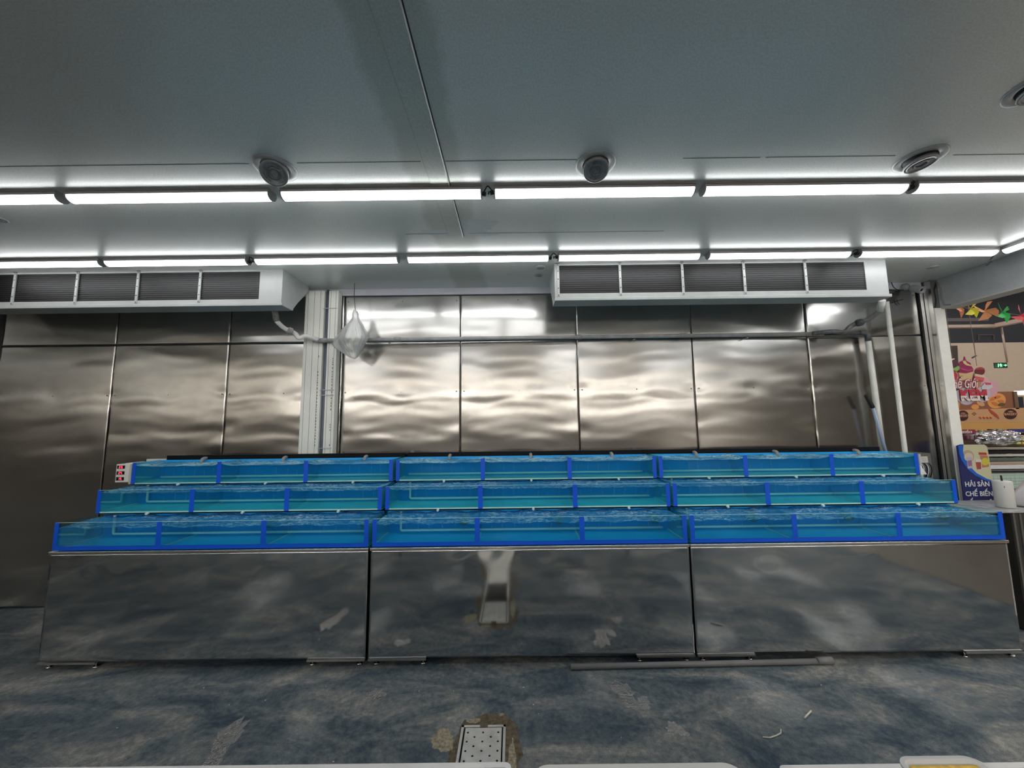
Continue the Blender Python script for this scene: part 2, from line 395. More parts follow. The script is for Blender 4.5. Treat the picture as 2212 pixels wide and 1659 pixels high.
# the tube that runs toward the camera along the right edge
def tube_light_y(label, y0, y1, xb, group):
    t = thing('tube_light', label, 'light', (xb, (y0+y1)/2, CZ), group); w = .074; xc = xb+w/2; r = .034
    MB().box(xb, xb+w, y0, y1, CZ-.007, CZ-.0005).box(xb-.001, xb+w+.001, y0, y1, CZ-.0265, CZ-.012).box(xb+.004, xb+w-.004, y0, y1, CZ-.012, CZ-.007).build('housing', LAMPBASE, t)
    MB().prism([(xc-r*cos(pi*k/14), CZ-.026-.029*sin(pi*k/14)) for k in range(15)], 1, y0+.008, y1-.008).build('diffuser', DIFF, t)
    for a, b_ in ((y0, y0+.0075), (y1-.0075, y1)):
        MB().prism([(xc-(r+.002)*cos(pi*k/12), CZ-.026-.031*sin(pi*k/12)) for k in range(13)], 1, a, b_).build('end_cap', LAMPCAP, t)
tube_light_y('tube light along the right ceiling edge, running toward the viewer', 1.66, 2.81, 3.93, 'tube lights along the right edge')
tube_light_y('second tube light along the right ceiling edge, nearer the viewer', .46, 1.61, 3.93, 'tube lights along the right edge')
for yr, rn in ((-.55, 'first'), (-1.38, 'second')):
    for k, (a, c_) in enumerate(((-4.1,-2.9), (-1.7,-.5), (.7,1.9), (3.0,4.1))):
        tube_light('ceiling tube light behind the viewer, %s row back, number %s from the left wall' % (rn, ['one','two','three','four'][k]), a, c_, yr, 'tube lights behind the viewer')
def cable(label, pts, plugs):
    t = thing('lamp_cable', label, 'cable', pts[0], 'cable loops joining the tubes')
    MB().tube(pts, .004, 8).build('wire', RUBBER, t)
    for p in plugs: MB().tube([p[:3], (p[0]+.020*(1 if p[3] > 0 else -1), p[1], p[2]-.004)], .012, 10).build('plug', RUBBER, t)
def loop(x0, x1, y, z):
    xm = (x0+x1)/2
    return [(x0+.010, y, z-.020), (x0+.018, y-.01, z-.006), (xm-.004, y-.028, z+.004), (xm+.006, y-.026, z+.003), (x1-.012, y-.008, z-.008), (x1-.022, y, z-.014), (xm+.002, y, z-.012), (xm+.006, y, z-.022), (xm, y, z-.026)]
for a, c_, y, l in ((-.160,-.090,1.985,'black cable loop in the gap between near-row tubes, left of the middle downlight'), (2.284,2.330,1.985,'short black cable plug in the near-row gap under the tilted downlight'),
                    (.310,.384,2.83,'thin black cable loop in the far-row gap, above the left end of the right cooler'), (-2.118,-2.055,2.83,'dark cable plug in the far-row gap, above the end of the left cooler'),
                    (1.525+1.208,2.810,2.83,'dark cable plug in the far-row gap, above the right half of the right cooler')):
    cable(l, loop(a, c_, y, CZ-.012), [(a+.002, y, CZ-.034, 1), (c_-.002, y, CZ-.026, -1)])
tag(MB().tube([(3.93, 2.83, 2.972), (3.94, 2.86, 2.955), (3.955, 2.90, 2.935), (3.985, 2.93, 2.915), (3.99, 2.95, 2.912)], .005, 8).tube([(3.955, 2.90, 2.935), (3.972, 2.905, 2.922)], .006, 8).build('loose_wire', pm('wire_grey', (.10,.10,.10), .6)), 'short loose grey wire dangling below the right corner of the far tube row', 'wire')
t = thing('ceiling_bracket', 'small white bracket clamp above the tube light at the right edge', 'bracket', (4.03, 2.67, CZ))
MB().box(4.00, 4.14, 2.60, 2.72, CZ-.05, CZ-.001, bev=.004).build('plate', WHITEPAINT, t)
MB().tube([(4.07, 2.66, CZ-.05), (4.08, 2.655, CZ-.10)], .012, 10).build('arm', WHITEPAINT, t)
# ------------------------------------------------------------------ downlights
LENS = pm('dusty_lamp_glass', (.20,.23,.25), .2, spec=.8, coat=.5, var=.4, vs=40)
def downlight(label, x, y, tx, ty, drop=.035):
    t = thing('downlight', label, 'downlight', (x, y, CZ), 'adjustable ceiling downlights')
    MB().lathe([(.066,.0),(.074,-.006),(.098,-.006),(.104,-.002),(.104,0),(.066,0)], (x, y, CZ-.001), 48).build('trim_ring', pm('ring_grey', (.42,.43,.42), .4, metal=.3), t)
    MB().lathe([(0,0),(.070,0),(.070,-.0015),(0,-.0015)], (x, y, CZ-.0012), 40).build('recess', DARKSEAL, t)
    R = Matrix.Rotation(tx, 3, 'X') @ Matrix.Rotation(ty, 3, 'Y'); c_ = (x, y, CZ-.012)
    MB().lathe([(.050,.0),(.064,-.004),(.066,-drop),(.063,-drop-.004),(.052,-drop-.004),(.050,-drop+.004)], c_, 48, R).build('gimbal', pm('gimbal_grey', (.30,.31,.32), .35, metal=.4), t)
    g = MB().lathe([(0,-drop+.006),(.03,-drop+.003),(.051,-drop+.0)], c_, 36, R).build('lens', LENS, t)
    MB().lathe([(.020,-drop+.001),(.026,-drop-.003),(.032,-drop+.0)], c_, 30, R).build('reflector_ring', pm('reflector', (.28,.30,.32), .2, metal=.9), g)
downlight('round grey downlight tilted toward the viewer, left of the ceiling joint', -1.235, 1.80, radians(-34), radians(-14), .045)
downlight('round grey downlight with its face tipped down, above the middle tube', .455, 1.80, radians(-24), radians(4), .038)
downlight('round grey downlight seen edge-on near the right end of the near tube row', 2.155, 1.79, radians(-4), radians(-5), .020)
downlight('partly cut off dark downlight at the right edge of the picture', 2.19, 1.37, radians(-2), 0, .014)
def ndisc(label, x, y):
    t = thing('ceiling_nozzle', label, 'ceiling fitting', (x, y, CZ), 'small round ceiling fittings')
    MB().lathe([(0,-.006),(.012,-.007),(.022,-.005),(.028,-.002),(.034,-.006),(.040,-.003),(.041,0),(0,0)], (x, y, CZ-.0005), 32).build('disc', WHITEPAINT, t)
    MB().lathe([(.0145,-.0078),(.017,-.0095),(.0195,-.0075)], (x, y, CZ-.0005), 24).build('inner_ring', SATIN, t)
ndisc('small white round ceiling fitting left of the right cooler, nearer one', .262, 3.085)
ndisc('small white round ceiling fitting left of the right cooler, nearer the wall', .258, 3.25)
ndisc('small white round ceiling fitting near the right corner of the room', 3.816, 3.182)
ndisc('small ceiling fitting at the left edge between the two tube rows', -3.31, 2.24)
# ------------------------------------------------------------------ ceiling coolers
def cooler(label, x0, x1, yf, bars, f0, f1, zb):
    t = thing('ceiling_cooler', label, 'cooler', ((x0+x1)/2, yf, CZ), 'ceiling-hung coolers')
    # shell: open front
    prof = [(yf+.010, CZ-.001), (yf+.010, zb), (yf+.165, zb+.003), (yf+.40, zb+.285), (yf+.40, CZ-.001)]
    MB().prism(prof, 0, x0+.003, x1-.003).build('casing', WHITEPAINT, t)
    for a, b_ in ((x0, x0+.0025), (x1-.0025, x1)):
        p2 = [(yf, CZ-.001), (yf, zb-.002), (yf+.168, zb-.004), (yf+.178, zb+.03), (yf+.19, zb+.045), (yf+.402, zb+.262), (yf+.402, CZ-.001)]
        MB().prism(p2, 0, a, b_).build('side_plate', WHITEPAINT, t)
    m_ = MB().box(x0+.003, x1-.003, yf-.001, yf+.0095, zb+.016, 2.7355)      # bottom rail
    m_.box(x0+.003, x1-.003, yf-.001, yf+.0095, 2.982, CZ-.0015)
    if f0-x0 > .02: m_.box(x0+.003, f0, yf, yf+.0095, 2.7355, 2.982)
    if x1-f1 > .02: m_.box(f1, x1-.003, yf, yf+.0095, 2.7355, 2.982)
    m_.build('front_frame', WHITEPAINT, t)
    MB().box(x0-.004, x1+.012, yf-.010, yf+.15, zb-.010, zb+.0155, bev=.003).build('drip_tray', WHITEPAINT, t)
    MB().box(f0, f1, yf+.0060, yf+.0098, 2.7356, 2.9819).build('coil_back', FIN, t)
    c_ = MB()
    for k in range(13):
        z = 2.745+k*.0187; c_.box(f0, f1, yf+.003, yf+.0058, z, z+.0042)
    c_.build('coil_tube', FINTUBE, t)
    for x in bars:
        bb = MB().box(x-.010, x+.010, yf-.007, yf+.002, 2.712, 2.994).build('bar', WHITEPAINT, t)
        q = MB()
        for z in (2.72, 2.78, 2.86, 2.93, 2.985): q.lathe([(0,0),(.004,0),(.004,.002),(0,.003)], (x, yf-.007, z), 8, Matrix.Rotation(pi/2, 3, 'X'))
        q.build('screw', RUBBER, bb)
        MB().box(x-.012, x+.012, yf-.012, yf-.002, 2.9945, CZ-.001).build('clip', pm('rusty_clip', (.12,.09,.06), .7), bb)
    return t
cooler('white ceiling cooler with dark coil on the left, its tapered end beside the pillar', -5.05, -1.980, 3.060, [-4.83, -4.303, -3.760, -3.233, -2.693], -4.83, -2.178, 2.685)
cooler('white ceiling cooler with dark coil on the right, hanging over the tanks', .375, 3.215, 3.014, [.405, .934, 1.467, 1.993, 2.518], .415, 3.030, 2.680)
# ------------------------------------------------------------------ pillar ducts and pipes
def duct(label, x0, x1, y0, ridges):
    t = thing('cable_duct', label, 'duct', ((x0+x1)/2, 3.57, .0), 'vertical ducts beside the wall')
    MB().box(x0, x1, y0, 3.555, 0.002, 2.960, bev=.003).build('channel', DUCT, t)
    r = MB()
    for x in ridges: r.box(x-.0012, x+.0012, y0-.0012, y0+.001, .01, 2.955)
    r.build('groove', pm('groove_grey', (.16,.16,.15), .6), t)
    q = MB(); rr = random.Random(int(x0*1000))
    z = 1.45
    while z < 2.3:
        h_ = rr.uniform(.008,.022); q.box(x1-.035, x1-.029, y0-.001, y0+.0005, z, z+h_); z += h_+rr.uniform(.006,.02)
        if rr.random() < .08: z += .12
    q.build('printed_marking', pm('print_grey', (.10,.10,.10), .6), t)
duct('wide cream plastic duct on the pillar, left of the dark conduit', -2.015, -1.830, 3.478, [-1.985, -1.925, -1.865])
duct('narrow cream plastic duct on the pillar, right of the dark conduit', -1.786, -1.692, 3.478, [-1.765, -1.715])
t = thing('conduit', 'dark slate vertical conduit between the two cream ducts', 'pipe', (-1.808, 3.52, 0))
MB().tube([(-1.808, 3.515, .0), (-1.808, 3.515, 2.975)], .0195, 16).build('pipe', CONDUIT, t)
for z in (2.78, 1.98, 1.93, 1.43): MB().box(-1.836, -1.700, 3.470, 3.4745, z-.003, z+.003).build('wire_tie', WHITEPAINT, t)
def arc(pts, rad=.03, n=5):     # round the corners of a polyline
    pts = [Vector(p) for p in pts]; out = [pts[0]]
    for a, b_, c_ in zip(pts, pts[1:], pts[2:]):
        d1 = (a-b_); d2 = (c_-b_); r = min(rad, d1.length*.49, d2.length*.49)
        p = b_+d1.normalized()*r; q = b_+d2.normalized()*r
        for k in range(n+1):
            s_ = k/n; out.append(p*(1-s_)**2+b_*2*s_*(1-s_)+q*s_**2)
    out.append(pts[-1]); return out
t = thing('drain_pipe', 'long grey-white drain pipe running across the wall from the pillar to the right', 'pipe', (.8, 3.45, 2.46))
YP = 3.45
MB().tube([(-1.90, YP, 2.455), (3.05, 3.51, 2.476)], .0185, 16).build('pipe', PVCG, t)
for x in (-1.80, -1.10, .65, 1.67): MB().tube([(x-.03, YP+(x+1.9)*.0121, 2.456+(x+1.9)*.0042), (x+.03, YP+(x+1.9)*.0121, 2.456+(x+1.9)*.0042)], .0225, 16).build('coupling', pm('pvc_mid', (.36,.36,.35), .45), t)
MB().tube([(3.05, 3.51, 2.477), (3.45, 3.51, 2.478)], .0195, 16).build('dark_section', PVCD, t)
MB().tube(arc([(3.40, 3.51, 2.478), (3.478, 3.51, 2.478), (3.480, 3.51, 2.395)], .05), .024, 16).build('elbow', PVCD, t)
MB().tube([(3.480, 3.51, 2.40), (3.498, 3.51, 1.20)], .0235, 16).build('down_pipe', PVCW, t)
for x in (-1.2, .2, 1.2, 2.3): MB().box(x-.008, x+.008, YP+.05, WY-.032, 2.440, 2.444).build('clip', SATIN, t)
def trap(label, pts, x_top, mats):
    t = thing('trap_pipe', label, 'pipe', pts[0], 'cooler drain traps')
    MB().tube([(pts[0][0], pts[0][1], pts[0][2]), (pts[1][0], pts[1][1], pts[1][2])], .025, 14).build('spigot', mats[0], t)
    MB().tube(arc(pts[1:], .045), .0205, 14).build('bend', mats[1], t)
    a, b_ = Vector(pts[3]), Vector(pts[2]); d = (b_-a)*.22
    MB().tube([(a+b_)/2-d, (a+b_)/2-d*.5, (a+b_)/2+d*.5, (a+b_)/2+d], 0, 12, rads=[.026,.034,.034,.027]).build('union_nut', mats[2], t)
    return t
trap('white S-shaped drain trap hanging from the end of the left cooler', [(-2.14, 3.22, 2.685), (-2.145, 3.26, 2.60), (-2.115, 3.32, 2.545), (-2.045, 3.40, 2.515), (-2.015, 3.40, 2.455), (-1.975, 3.42, 2.50), (-1.845, YP-.01, 2.458)], 0, [pm('spigot_dull', (.25,.25,.24), .6, var=.4, vs=40), PVCW, pm('union_grey', (.33,.32,.30), .6, var=.3, vs=30)])
trap('dark grey S-shaped drain trap hanging from the right cooler', [(3.30, 3.16, 2.69), (3.33, 3.22, 2.61), (3.30, 3.30, 2.555), (3.20, 3.38, 2.520), (3.16, 3.40, 2.455), (3.08, 3.42, 2.480), (2.93, 3.495, 2.476)], 0, [PVCW, pm('pvc_dirty', (.17,.175,.175), .5, var=.5, vs=20), PVCD])
tag(MB().tube([(3.665, 3.47, 0.004), (3.665, 3.47, 2.775)], .0185, 16).build('vertical_pipe', PVCW), 'slim white vertical pipe standing right of the down pipe', 'pipe')
t = thing('squeegee', 'pale blue pole with black grip leaning against the white down pipe', 'cleaning pole', (3.47, 3.40, 1.0))
MB().tube([(3.414, 3.472, 1.750), (3.510, 3.47, 1.20)], .0125, 14).build('pole', pm('pale_blue_pole', (.30,.38,.52), .35), t)
MB().tube([(3.362, 3.474, 1.872), (3.366, 3.474, 1.866), (3.413, 3.472, 1.752), (3.416, 3.472, 1.745)], 0, 14, rads=[.013,.018,.0175,.014]).build('grip', RUBBER, t)
MB().box(3.495, 3.60, 3.4525, 3.486, 1.180, 1.200).build('head', RUBBER, t)
# hanging plastic bag
m, nt, b = newmat('thin_plastic_bag'); BAG = m
b.inputs['Base Color'].default_value = (.62,.64,.63,1); b.inputs['Roughness'].default_value = .25; b.inputs['Alpha'].default_value = .42
bump(nt, b, noise(nt, coords(nt, (1,1,.4)), 45, 4, .6, 1), .6, .01)
t = thing('hanging_bag', 'crumpled clear plastic bag hanging on a thin wire beside the pillar', 'plastic bag', (-1.47, 3.36, 2.72))
MB().tube([(-1.50, 3.39, CZ-.002), (-1.495, 3.38, 2.86), (-1.473, 3.37, 2.70)], .0028, 8).build('wire', RUBBER, t)
mb = MB(); prof = [(-.0,.725,.006),(.008,.71,.018),(.012,.68,.027),(.012,.65,.026),(.005,.61,.046),(-.004,.56,.084),(-.002,.50,.112),(-.010,.455,.136),(-.028,.415,.133),(-.020,.37,.105),(-.006,.32,.066),(.006,.275,.036),(.012,.255,.006)]
nn = 96; rr = random.Random(3); rings = []
for k, (ox, z, r) in enumerate(prof):
    ring = []
    for a in range(nn):
        th = 2*pi*a/nn; q = 1+.14*sin(5*th+z*9)+.10*sin(9*th+z*23)+.06*sin(13*th-z*31)+.11*sin(19*th+z*12)+.07*sin(31*th)+rr.uniform(-.012,.012)
        ring.append(mb.bm.verts.new((-1.480+ox+r*q*cos(th), 3.36+.40*r*q*sin(th), 2.0+z+(.014*sin(3*th+1) if 2 < k < 11 else 0))))
    rings.append(ring)
for A, B in zip(rings, rings[1:]):
    for a in range(nn):
        f = mb.bm.faces.new((A[a], A[(a+1)%nn], B[(a+1)%nn], B[a])); f.smooth = True
mb.bm.faces.new(rings[0]); mb.bm.faces.new(rings[-1])
bg = mb.build('bag', BAG, t)
mb = MB(); 
for k in range(7): mb.ball((-1.50+rr.uniform(-.045,.05), 3.36+rr.uniform(-.012,.012), 2.37+rr.uniform(-.03,.07)), rr.uniform(.016,.03), 2, (1,.6,1.1))
mb.build('contents', pm('bag_contents', (.75,.74,.60), .6), t)
MB().grid(10, 3, lambda u, w: (-1.52+.13*u, 3.300+.012*sin(u*3), 2.535-.008*u-.010*w*(1+sin(u*9)*.2)))
# small wall camera
t = thing('wall_camera', 'small grey bullet camera fixed at the top right corner of the wall', 'security camera', (3.96, 3.50, 2.93))
MB().lathe([(0,0),(.032,0),(.034,.004),(.034,.030),(.022,.045),(0,.048)], (3.93, 3.545, 2.945), 24, Matrix.Rotation(pi/2, 3, 'X')).build('mount', pm('cam_grey', (.26,.27,.28), .45), t)
Rm = Vector((.015, -.11, -.075)).normalized().to_track_quat('Z', 'Y').to_matrix()
MB().lathe([(0,-.04),(.026,-.04),(.032,-.03),(.033,.055),(.036,.060),(.033,.064),(.027,.064),(.025,.050),(0,.050)], (3.965, 3.47, 2.905), 28, Rm).build('barrel', pm('cam_body', (.33,.34,.34), .4), t)
MB().lathe([(0,.051),(.012,.053),(.0125,.051)], (3.965, 3.47, 2.905), 20, Rm).build('lens', BLACK, t)
MB().tube(arc([(3.79, 3.52, 2.995), (3.80, 3.52, 2.94), (3.85, 3.52, 2.905), (3.91, 3.53, 2.915)], .04), .0035, 8).build('cable', RUBBER, t)
MB().tube([(3.83, 3.565, 2.80), (3.87, 3.562, 2.812), (3.93, 3.565, 2.832)], .003, 6).tube([(3.865, 3.562, 2.835), (3.87, 3.56, 2.795), (3.885, 3.562, 2.775)], .003, 6).build('wire_hook', RUBBER, t)
# ------------------------------------------------------------------ tank stands
BX = [(-3.276, -1.036), (-1.006, 1.232), (1.257, 3.487)]         # the three blocks
TZ = [(.785, .976), (.980, 1.160), (1.160, 1.346)]; TZ = [(.785,.974),(.981,1.156),(1.163,1.343)]
TY = [(2.700, 3.020), (2.955, 3.270), (3.205, 3.448)]
for bi, ((a, c_), nm) in enumerate(zip(BX, ('left', 'middle', 'right'))):
    t = thing('tank_stand', 'polished steel stand with a mirror-like front panel under the %s block of tanks' % nm, 'tank stand', ((a+c_)/2, 3.1, 0), 'steel tank stands')
    mb = MB(); x0, x1 = a-.008, c_+.004; z0, z1 = .048, .760
    r = random.Random(50+bi); dents = [(x0+r.uniform(.1, x1-x0-.1), r.uniform(.62,.75), r.uniform(.0006,.0016)*r.choice((-1,1)), r.uniform(.03,.07)) for _ in range(9)]
    if bi == 1: dents += [(-.16,.735,.0025,.05), (.02,.745,-.002,.05), (-.45,.70,.0012,.10), (-.30,.74,-.0015,.04)]
    if bi == 0: dents += [(-3.15,.72,.0022,.05), (-3.08,.66,-.002,.06), (-2.8,.68,.0012,.05)]
    def fn(u, w, x0=x0, x1=x1, dents=dents, bi=bi):
        x = x0+(x1-x0)*u; z = z0+(z1-z0)*w
        y = .0011*sin(pi*u*2+bi)*sin(pi*w)+.00025*sin(x*7+z*3)+.00012*sin(x*17-z*13+bi)
        for dx, dz, am, s_ in dents: y += am*exp(-((x-dx)/(s_*1.5))**2-((z-dz)/s_)**2)
        return (x, 2.698+y, z)
    mb.grid(150, 56, fn); o = mb.build('front_panel', POL, t)
    s_ = o.modifiers.new('thick', 'SOLIDIFY'); s_.thickness = .0012; s_.offset = 1
    MB().box(x0-.004, x1+.004, 2.688, 3.44, .7605, .779, bev=.002).build('top_plate', EDGE, t)
    MB().box(a+.01, c_-.01, 2.706, 3.44, .06, .755).build('carcass', BLACK, t)
    MB().box(a+.004, c_-.004, 3.024, 3.44, .780, .974).box(a+.002, c_-.002, 2.956, 3.44, .9752, .9802).build('middle_riser', BLACK, t)
    MB().box(a+.004, c_-.004, 3.274, 3.44, .981, 1.157).box(a+.002, c_-.002, 3.206, 3.44, 1.1575, 1.1622).build('upper_riser', BLACK, t)
    MB().box(x0+.002, x0+.40, 2.690, 2.702, .034, .0465).build('kick_bar', SATIN, t)
    MB().box(x1-.40, x1-.002, 2.690, 2.702, .034, .0465).build('kick_bar', SATIN, t)
    for x in (x0+.05, x0+.375, x1-.375, x1-.05):
        f = MB().tube([(x, 2.725, .010), (x, 2.725, .060)], .008, 10).build('foot', EDGE, t)
        MB().lathe([(0,0),(.019,0),(.021,.003),(.017,.008),(.009,.012),(0,.012)], (x, 2.725, .0005), 20).build('foot_pad', EDGE, f)
        MB().tube([(x, 3.45, .0005), (x, 3.45, .060)], .012, 10).build('foot', EDGE, t)
for bi, (a, c_, nm) in enumerate(((-3.222, -1.012, 'left'), (-.975, 1.205, 'middle'), (1.215, 3.415, 'right'))):
    tag(MB().box(a, c_, 3.4535, 3.470, 1.165, 1.382).build('back_board', BLACK), 'black back board above the top tier of tanks, %s length' % nm, 'board', 'black back boards')
# ------------------------------------------------------------------ fish tanks
tiers = ('bottom', 'middle', 'top')
def fish_tank(bi, ti):
    x0, x1 = BX[bi]; y0, y1 = TY[ti]; z0, z1 = TZ[ti]; g = .005
    nm = ('left', 'middle', 'right')[bi]
    t = thing('fish_tank', 'blue-lined glass fish tank of bubbling water, %s tier of the %s block' % (tiers[ti], nm), 'fish tank', ((x0+x1)/2, (y0+y1)/2, z0), 'glass fish tanks in three tiers')
    r = random.Random(bi*10+ti)
    MB().box(x0+g, x1-g, y0, y0+g, z0+.006, z1).build('front_glass', GLASS, t)
    for a in (x0, x1-g): MB().box(a, a+g, y0+.0002, y1-g, z0+.006, (.937, 1.133, z1)[ti]).build('side_glass', SIDE, t)
    if ti < 2:
        for a in (x0, x1-g): MB().box(a, a+g, y0+.0002, y1-g, (.9372, 1.1332)[ti], z1).build('side_rim', GLASS, t)
    top = z1+.022 if ti < 2 else 1.345
    MB().box(x0, x1, y1-g, y1, z0+.006, (.958, 1.148, 1.342)[ti]).build('back_lining', BLUEIN, t)
    MB().box(x0, x1, y0, y1, z0, z0+.0055).build('base', (BLUEBASE, BASETEAL, BASEPALE)[ti], t)
    w = (x1-x0)/3
    seam = MB()
    for k in (1, 2):
        xc = x0+w*k
        MB().box(xc-.0025, xc+.0025, y0+g+.0002, y1-g-.0002, z0+.006, z1-.004).build('divider', GLASS, t)
        seam.box(xc-.006, xc+.006, y0+g, y1-g, z0+.006, z0+.010)
    for a in (x0+g, x1-g-.006): seam.box(a, a+.006, y0+g, y1-g, z0+.006, z0+.012)
    if ti: seam.box(x0, x1, y0-.0006, y0+.006, z0+.0005, z0+.010)
    if ti < 2: seam.box(x0, x1, y0, y0+.005, z1+.0002, z1+.0018)
    seam.build('seam', GLASSEDGE, t)
    for k, xs in enumerate(((x0-.001, x0+.030), (x0+w-.018, x0+w+.018), (x0+2*w-.018, x0+2*w+.018), (x1-.030, x1+.001))):
        MB().box(xs[0], xs[1], y0-.0025, y0-.0007, z0+(.0 if ti == 0 else .001), z1+.001).build('corner_strip', BLUE, t)
    if ti == 0: MB().box(x0, x1, y0-.0022, y0-.0006, z0, z0+.028).build('bottom_strip', BLUE, t)
    # water
    wl = (.936, 1.130, 1.310)[ti]
    ph = [r.uniform(0, 6.28) for _ in range(8)]
    def wz(x, v):
        e = min(abs(x-x0), abs(x-x1), abs(x-x0-w), abs(x-x0-2*w))
        s_ = .0026*sin(x*19+ph[0]+v*2)+.0014*sin(x*37+ph[1]+v*9)+.0010*sin(x*61+ph[2]-v*7)
        if ti: s_ = s_*.7+.010*exp(-(e/.05)**2)
        else: s_ = s_*1.5
        return wl+s_+.016*max(0, v)**1.5
    mb = MB(); nx, ny = 200, 12
    ya, yb = y0+g+.001, y1-g-.001; xa, xb = x0+g+.001, x1-g-.001; zb = z0+.0085
    G = mb.grid(nx, ny, lambda u, v: (xa+(xb-xa)*u, ya+(yb-ya)*v, wz(xa+(xb-xa)*u, v)))
    lo = [[mb.bm.verts.new((G[i][j].co.x, G[i][j].co.y, zb)) for j in (0, ny)] for i in range(nx+1)]
    for i in range(nx):
        mb.bm.faces.new((lo[i][0], lo[i+1][0], G[i+1][0], G[i][0])); mb.bm.faces.new((G[i][ny], G[i+1][ny], lo[i+1][1], lo[i][1]))
    wo = mb.build('water', WATER, t); wo.data.materials.append(WTOP_T if ti == 2 else WTOP)
    for f in wo.data.polygons:
        if f.normal.z > .5: f.material_index = 1
    # air pipe along the back of the floor, with a riser at the left end
    yp = y1-.030; zp = z0+.028
    pts = [(x0+.115, yp, wl+.02), (x0+.115, yp, zp), (x1-.06, yp, zp)] if ti < 2 else [(x0+.05, yp, zp), (x1-.05, yp, zp)]
    ap = MB().tube(arc(pts, .014), .0090, 10).build('air_pipe', BUBPIPE, t)
    bb = MB()
    for k in range(22):
        xk = x0+.16+(x1-x0-.24)*k/21+r.uniform(-.01,.01); dx = 0
        if r.random() < .2: continue
        for q in range(r.randint(3, 7)):
            z = zp+.012+(wl-zp-.02)*q/8+r.uniform(-.004,.004); dx += r.uniform(-.003,.003)
            bb.ball((xk+dx, yp-.006, z), r.uniform(.0014,.0032), 1, (1,.7,1.5))
    ob = bb.build('bubbles', BUB, t); ob['kind'] = 'stuff'
    if ti:   # outlets under the front edge, one per compartment
        for k in range(3):
            xc = x0+w*k+.415
            MB().tube([(xc, y0-.004, z0-.001), (xc, y0-.016, z0-.003), (xc, y0-.024, z0-.006)], .009, 12).build('outlet', BUBPIPE, t)
    if ti == 2:
        for k in range(3):
            xc = x0+w*k+.455
            MB().tube(arc([(xc-.030, 3.4525, 1.354), (xc-.030, 3.435, 1.356), (xc-.030, 3.405, 1.350), (xc-.032, 3.400, 1.315)], .02), .0135, 14).build('inlet_elbow', pm('elbow_grey', (.33,.31,.29), .6), t)
    if ti == 0:
        for k in range(3):
            if bi == 0 and k == 0: continue
            xc = x0+w*(k+1)-.13
            MB().lathe([(.0,-.036),(.034,-.036),(.036,-.030),(.036,.0),(.030,.0),(.030,-.03),(0,-.03)], (xc, y1-.045, z0+.105), 24, Matrix.Rotation(-pi/2, 3, 'X')).build('overflow_cup', pm('murky_cup', (.10,.22,.22), .4), t)
    return t
for bi in range(3):
    for ti in range(3): fish_tank(bi, ti)
# ------------------------------------------------------------------ controller box at the left of the top tier
t = thing('controller_box', 'white control box with three red number displays left of the top tanks', 'controller', (-3.42, 3.30, 1.10))
MB().box(-3.470, -3.355, 3.252, 3.36, 1.172, 1.328, bev=.004).build('case', pm('case_white', (.90,.90,.86), .4), t)
MB().box(-3.445, -3.300, 3.30, 3.44, 1.168, 1.332, bev=.003).build('back_case', pm('case_cream', (.78,.77,.72), .45), t)
SEG = {'2':'abged','3':'abgcd','4':'fgbc','8':'abcdefg','1':'bc','9':'abcfgd'}
RED = pm('red_led', (.3,.0,.01), .4, emit=(1,.05,.08), es=2.5)
for k, num in enumerate(('23', '24', '19')):
    zc = 1.303-k*.050
    d = MB().box(-3.460, -3.392, 3.2495, 3.2515, zc-.014, zc+.014).build('display', BLACK, t)
    q = MB()
    for j_, ch in enumerate(num):
        ox = -3.436+j_*.0165; hw, hh, th = .0045, .0085, .0013
        P = {'a':(-hw,hw,hh-th,hh+th),'g':(-hw,hw,-th,th),'d':(-hw,hw,-hh-th,-hh+th),'f':(-hw-th,-hw+th,0,hh),'b':(hw-th,hw+th,0,hh),'e':(-hw-th,-hw+th,-hh,0),'c':(hw-th,hw+th,-hh,0)}
        for s_ in SEG[ch]:
            a = P[s_]; q.box(ox+a[0], ox+a[1], 3.2486, 3.2494, zc+a[2], zc+a[3])
    q.box(-3.411, -3.409, 3.2486, 3.2494, zc-.0095, zc-.0075)
    q.build('digits', RED, d)
    MB().box(-3.455, -3.451, 3.2486, 3.2494, zc-.004, zc+.005).build('mark', pm('mark_grey', (.2,.2,.2), .5), d)
tag(MB().box(-3.298, -3.282, 3.20, 3.44, 1.165, 1.333).build('filter_case', pm('filter_white', (.60,.58,.54), .5)), 'cream box wedged between the control box and the top left tank', 'box')
tag(MB().box(-3.41, -3.215, 3.455, 3.470, 1.165, 1.352).build('plastic_board', pm('panel_white', (.72,.70,.66), .5)), 'thin white panel behind the left end of the top tank', 'panel')
# things right of the top tier
tag(MB().prism([(3.492, 1.165), (3.545, 1.165), (3.497, 1.245)], 1, 3.20, 3.208).build('plastic_sheet', pm('sheet_white', (.80,.78,.76), .5)), 'white plastic triangle sticking out beside the top right tank', 'plastic sheet')
t = thing('junction_box', 'open steel junction box with a paper label and cables at the right of the tanks', 'junction box', (3.80, 3.45, 1.0))
MB().box(3.69, 3.90, 3.470, 3.56, .97, 1.318).build('back_plate', pm('jb_steel', (.26,.25,.23), .4, metal=.8), t)
MB().box(3.735, 3.752, 3.42, 3.468, 1.09, 1.315).build('side_wall', pm('jb_edge', (.55,.53,.50), .4), t)
MB().box(3.775, 3.860, 3.462, 3.4665, 1.232, 1.288).build('paper_label', pm('paper', (.62,.62,.60), .6), t)
for k in range(4): MB().box(3.795+k*.004, 3.855-.01*(k%2), 3.4605, 3.4615, 1.275-.010*k, 1.277-.010*k).build('label_line', pm('ink', (.15,.15,.15), .6), t)
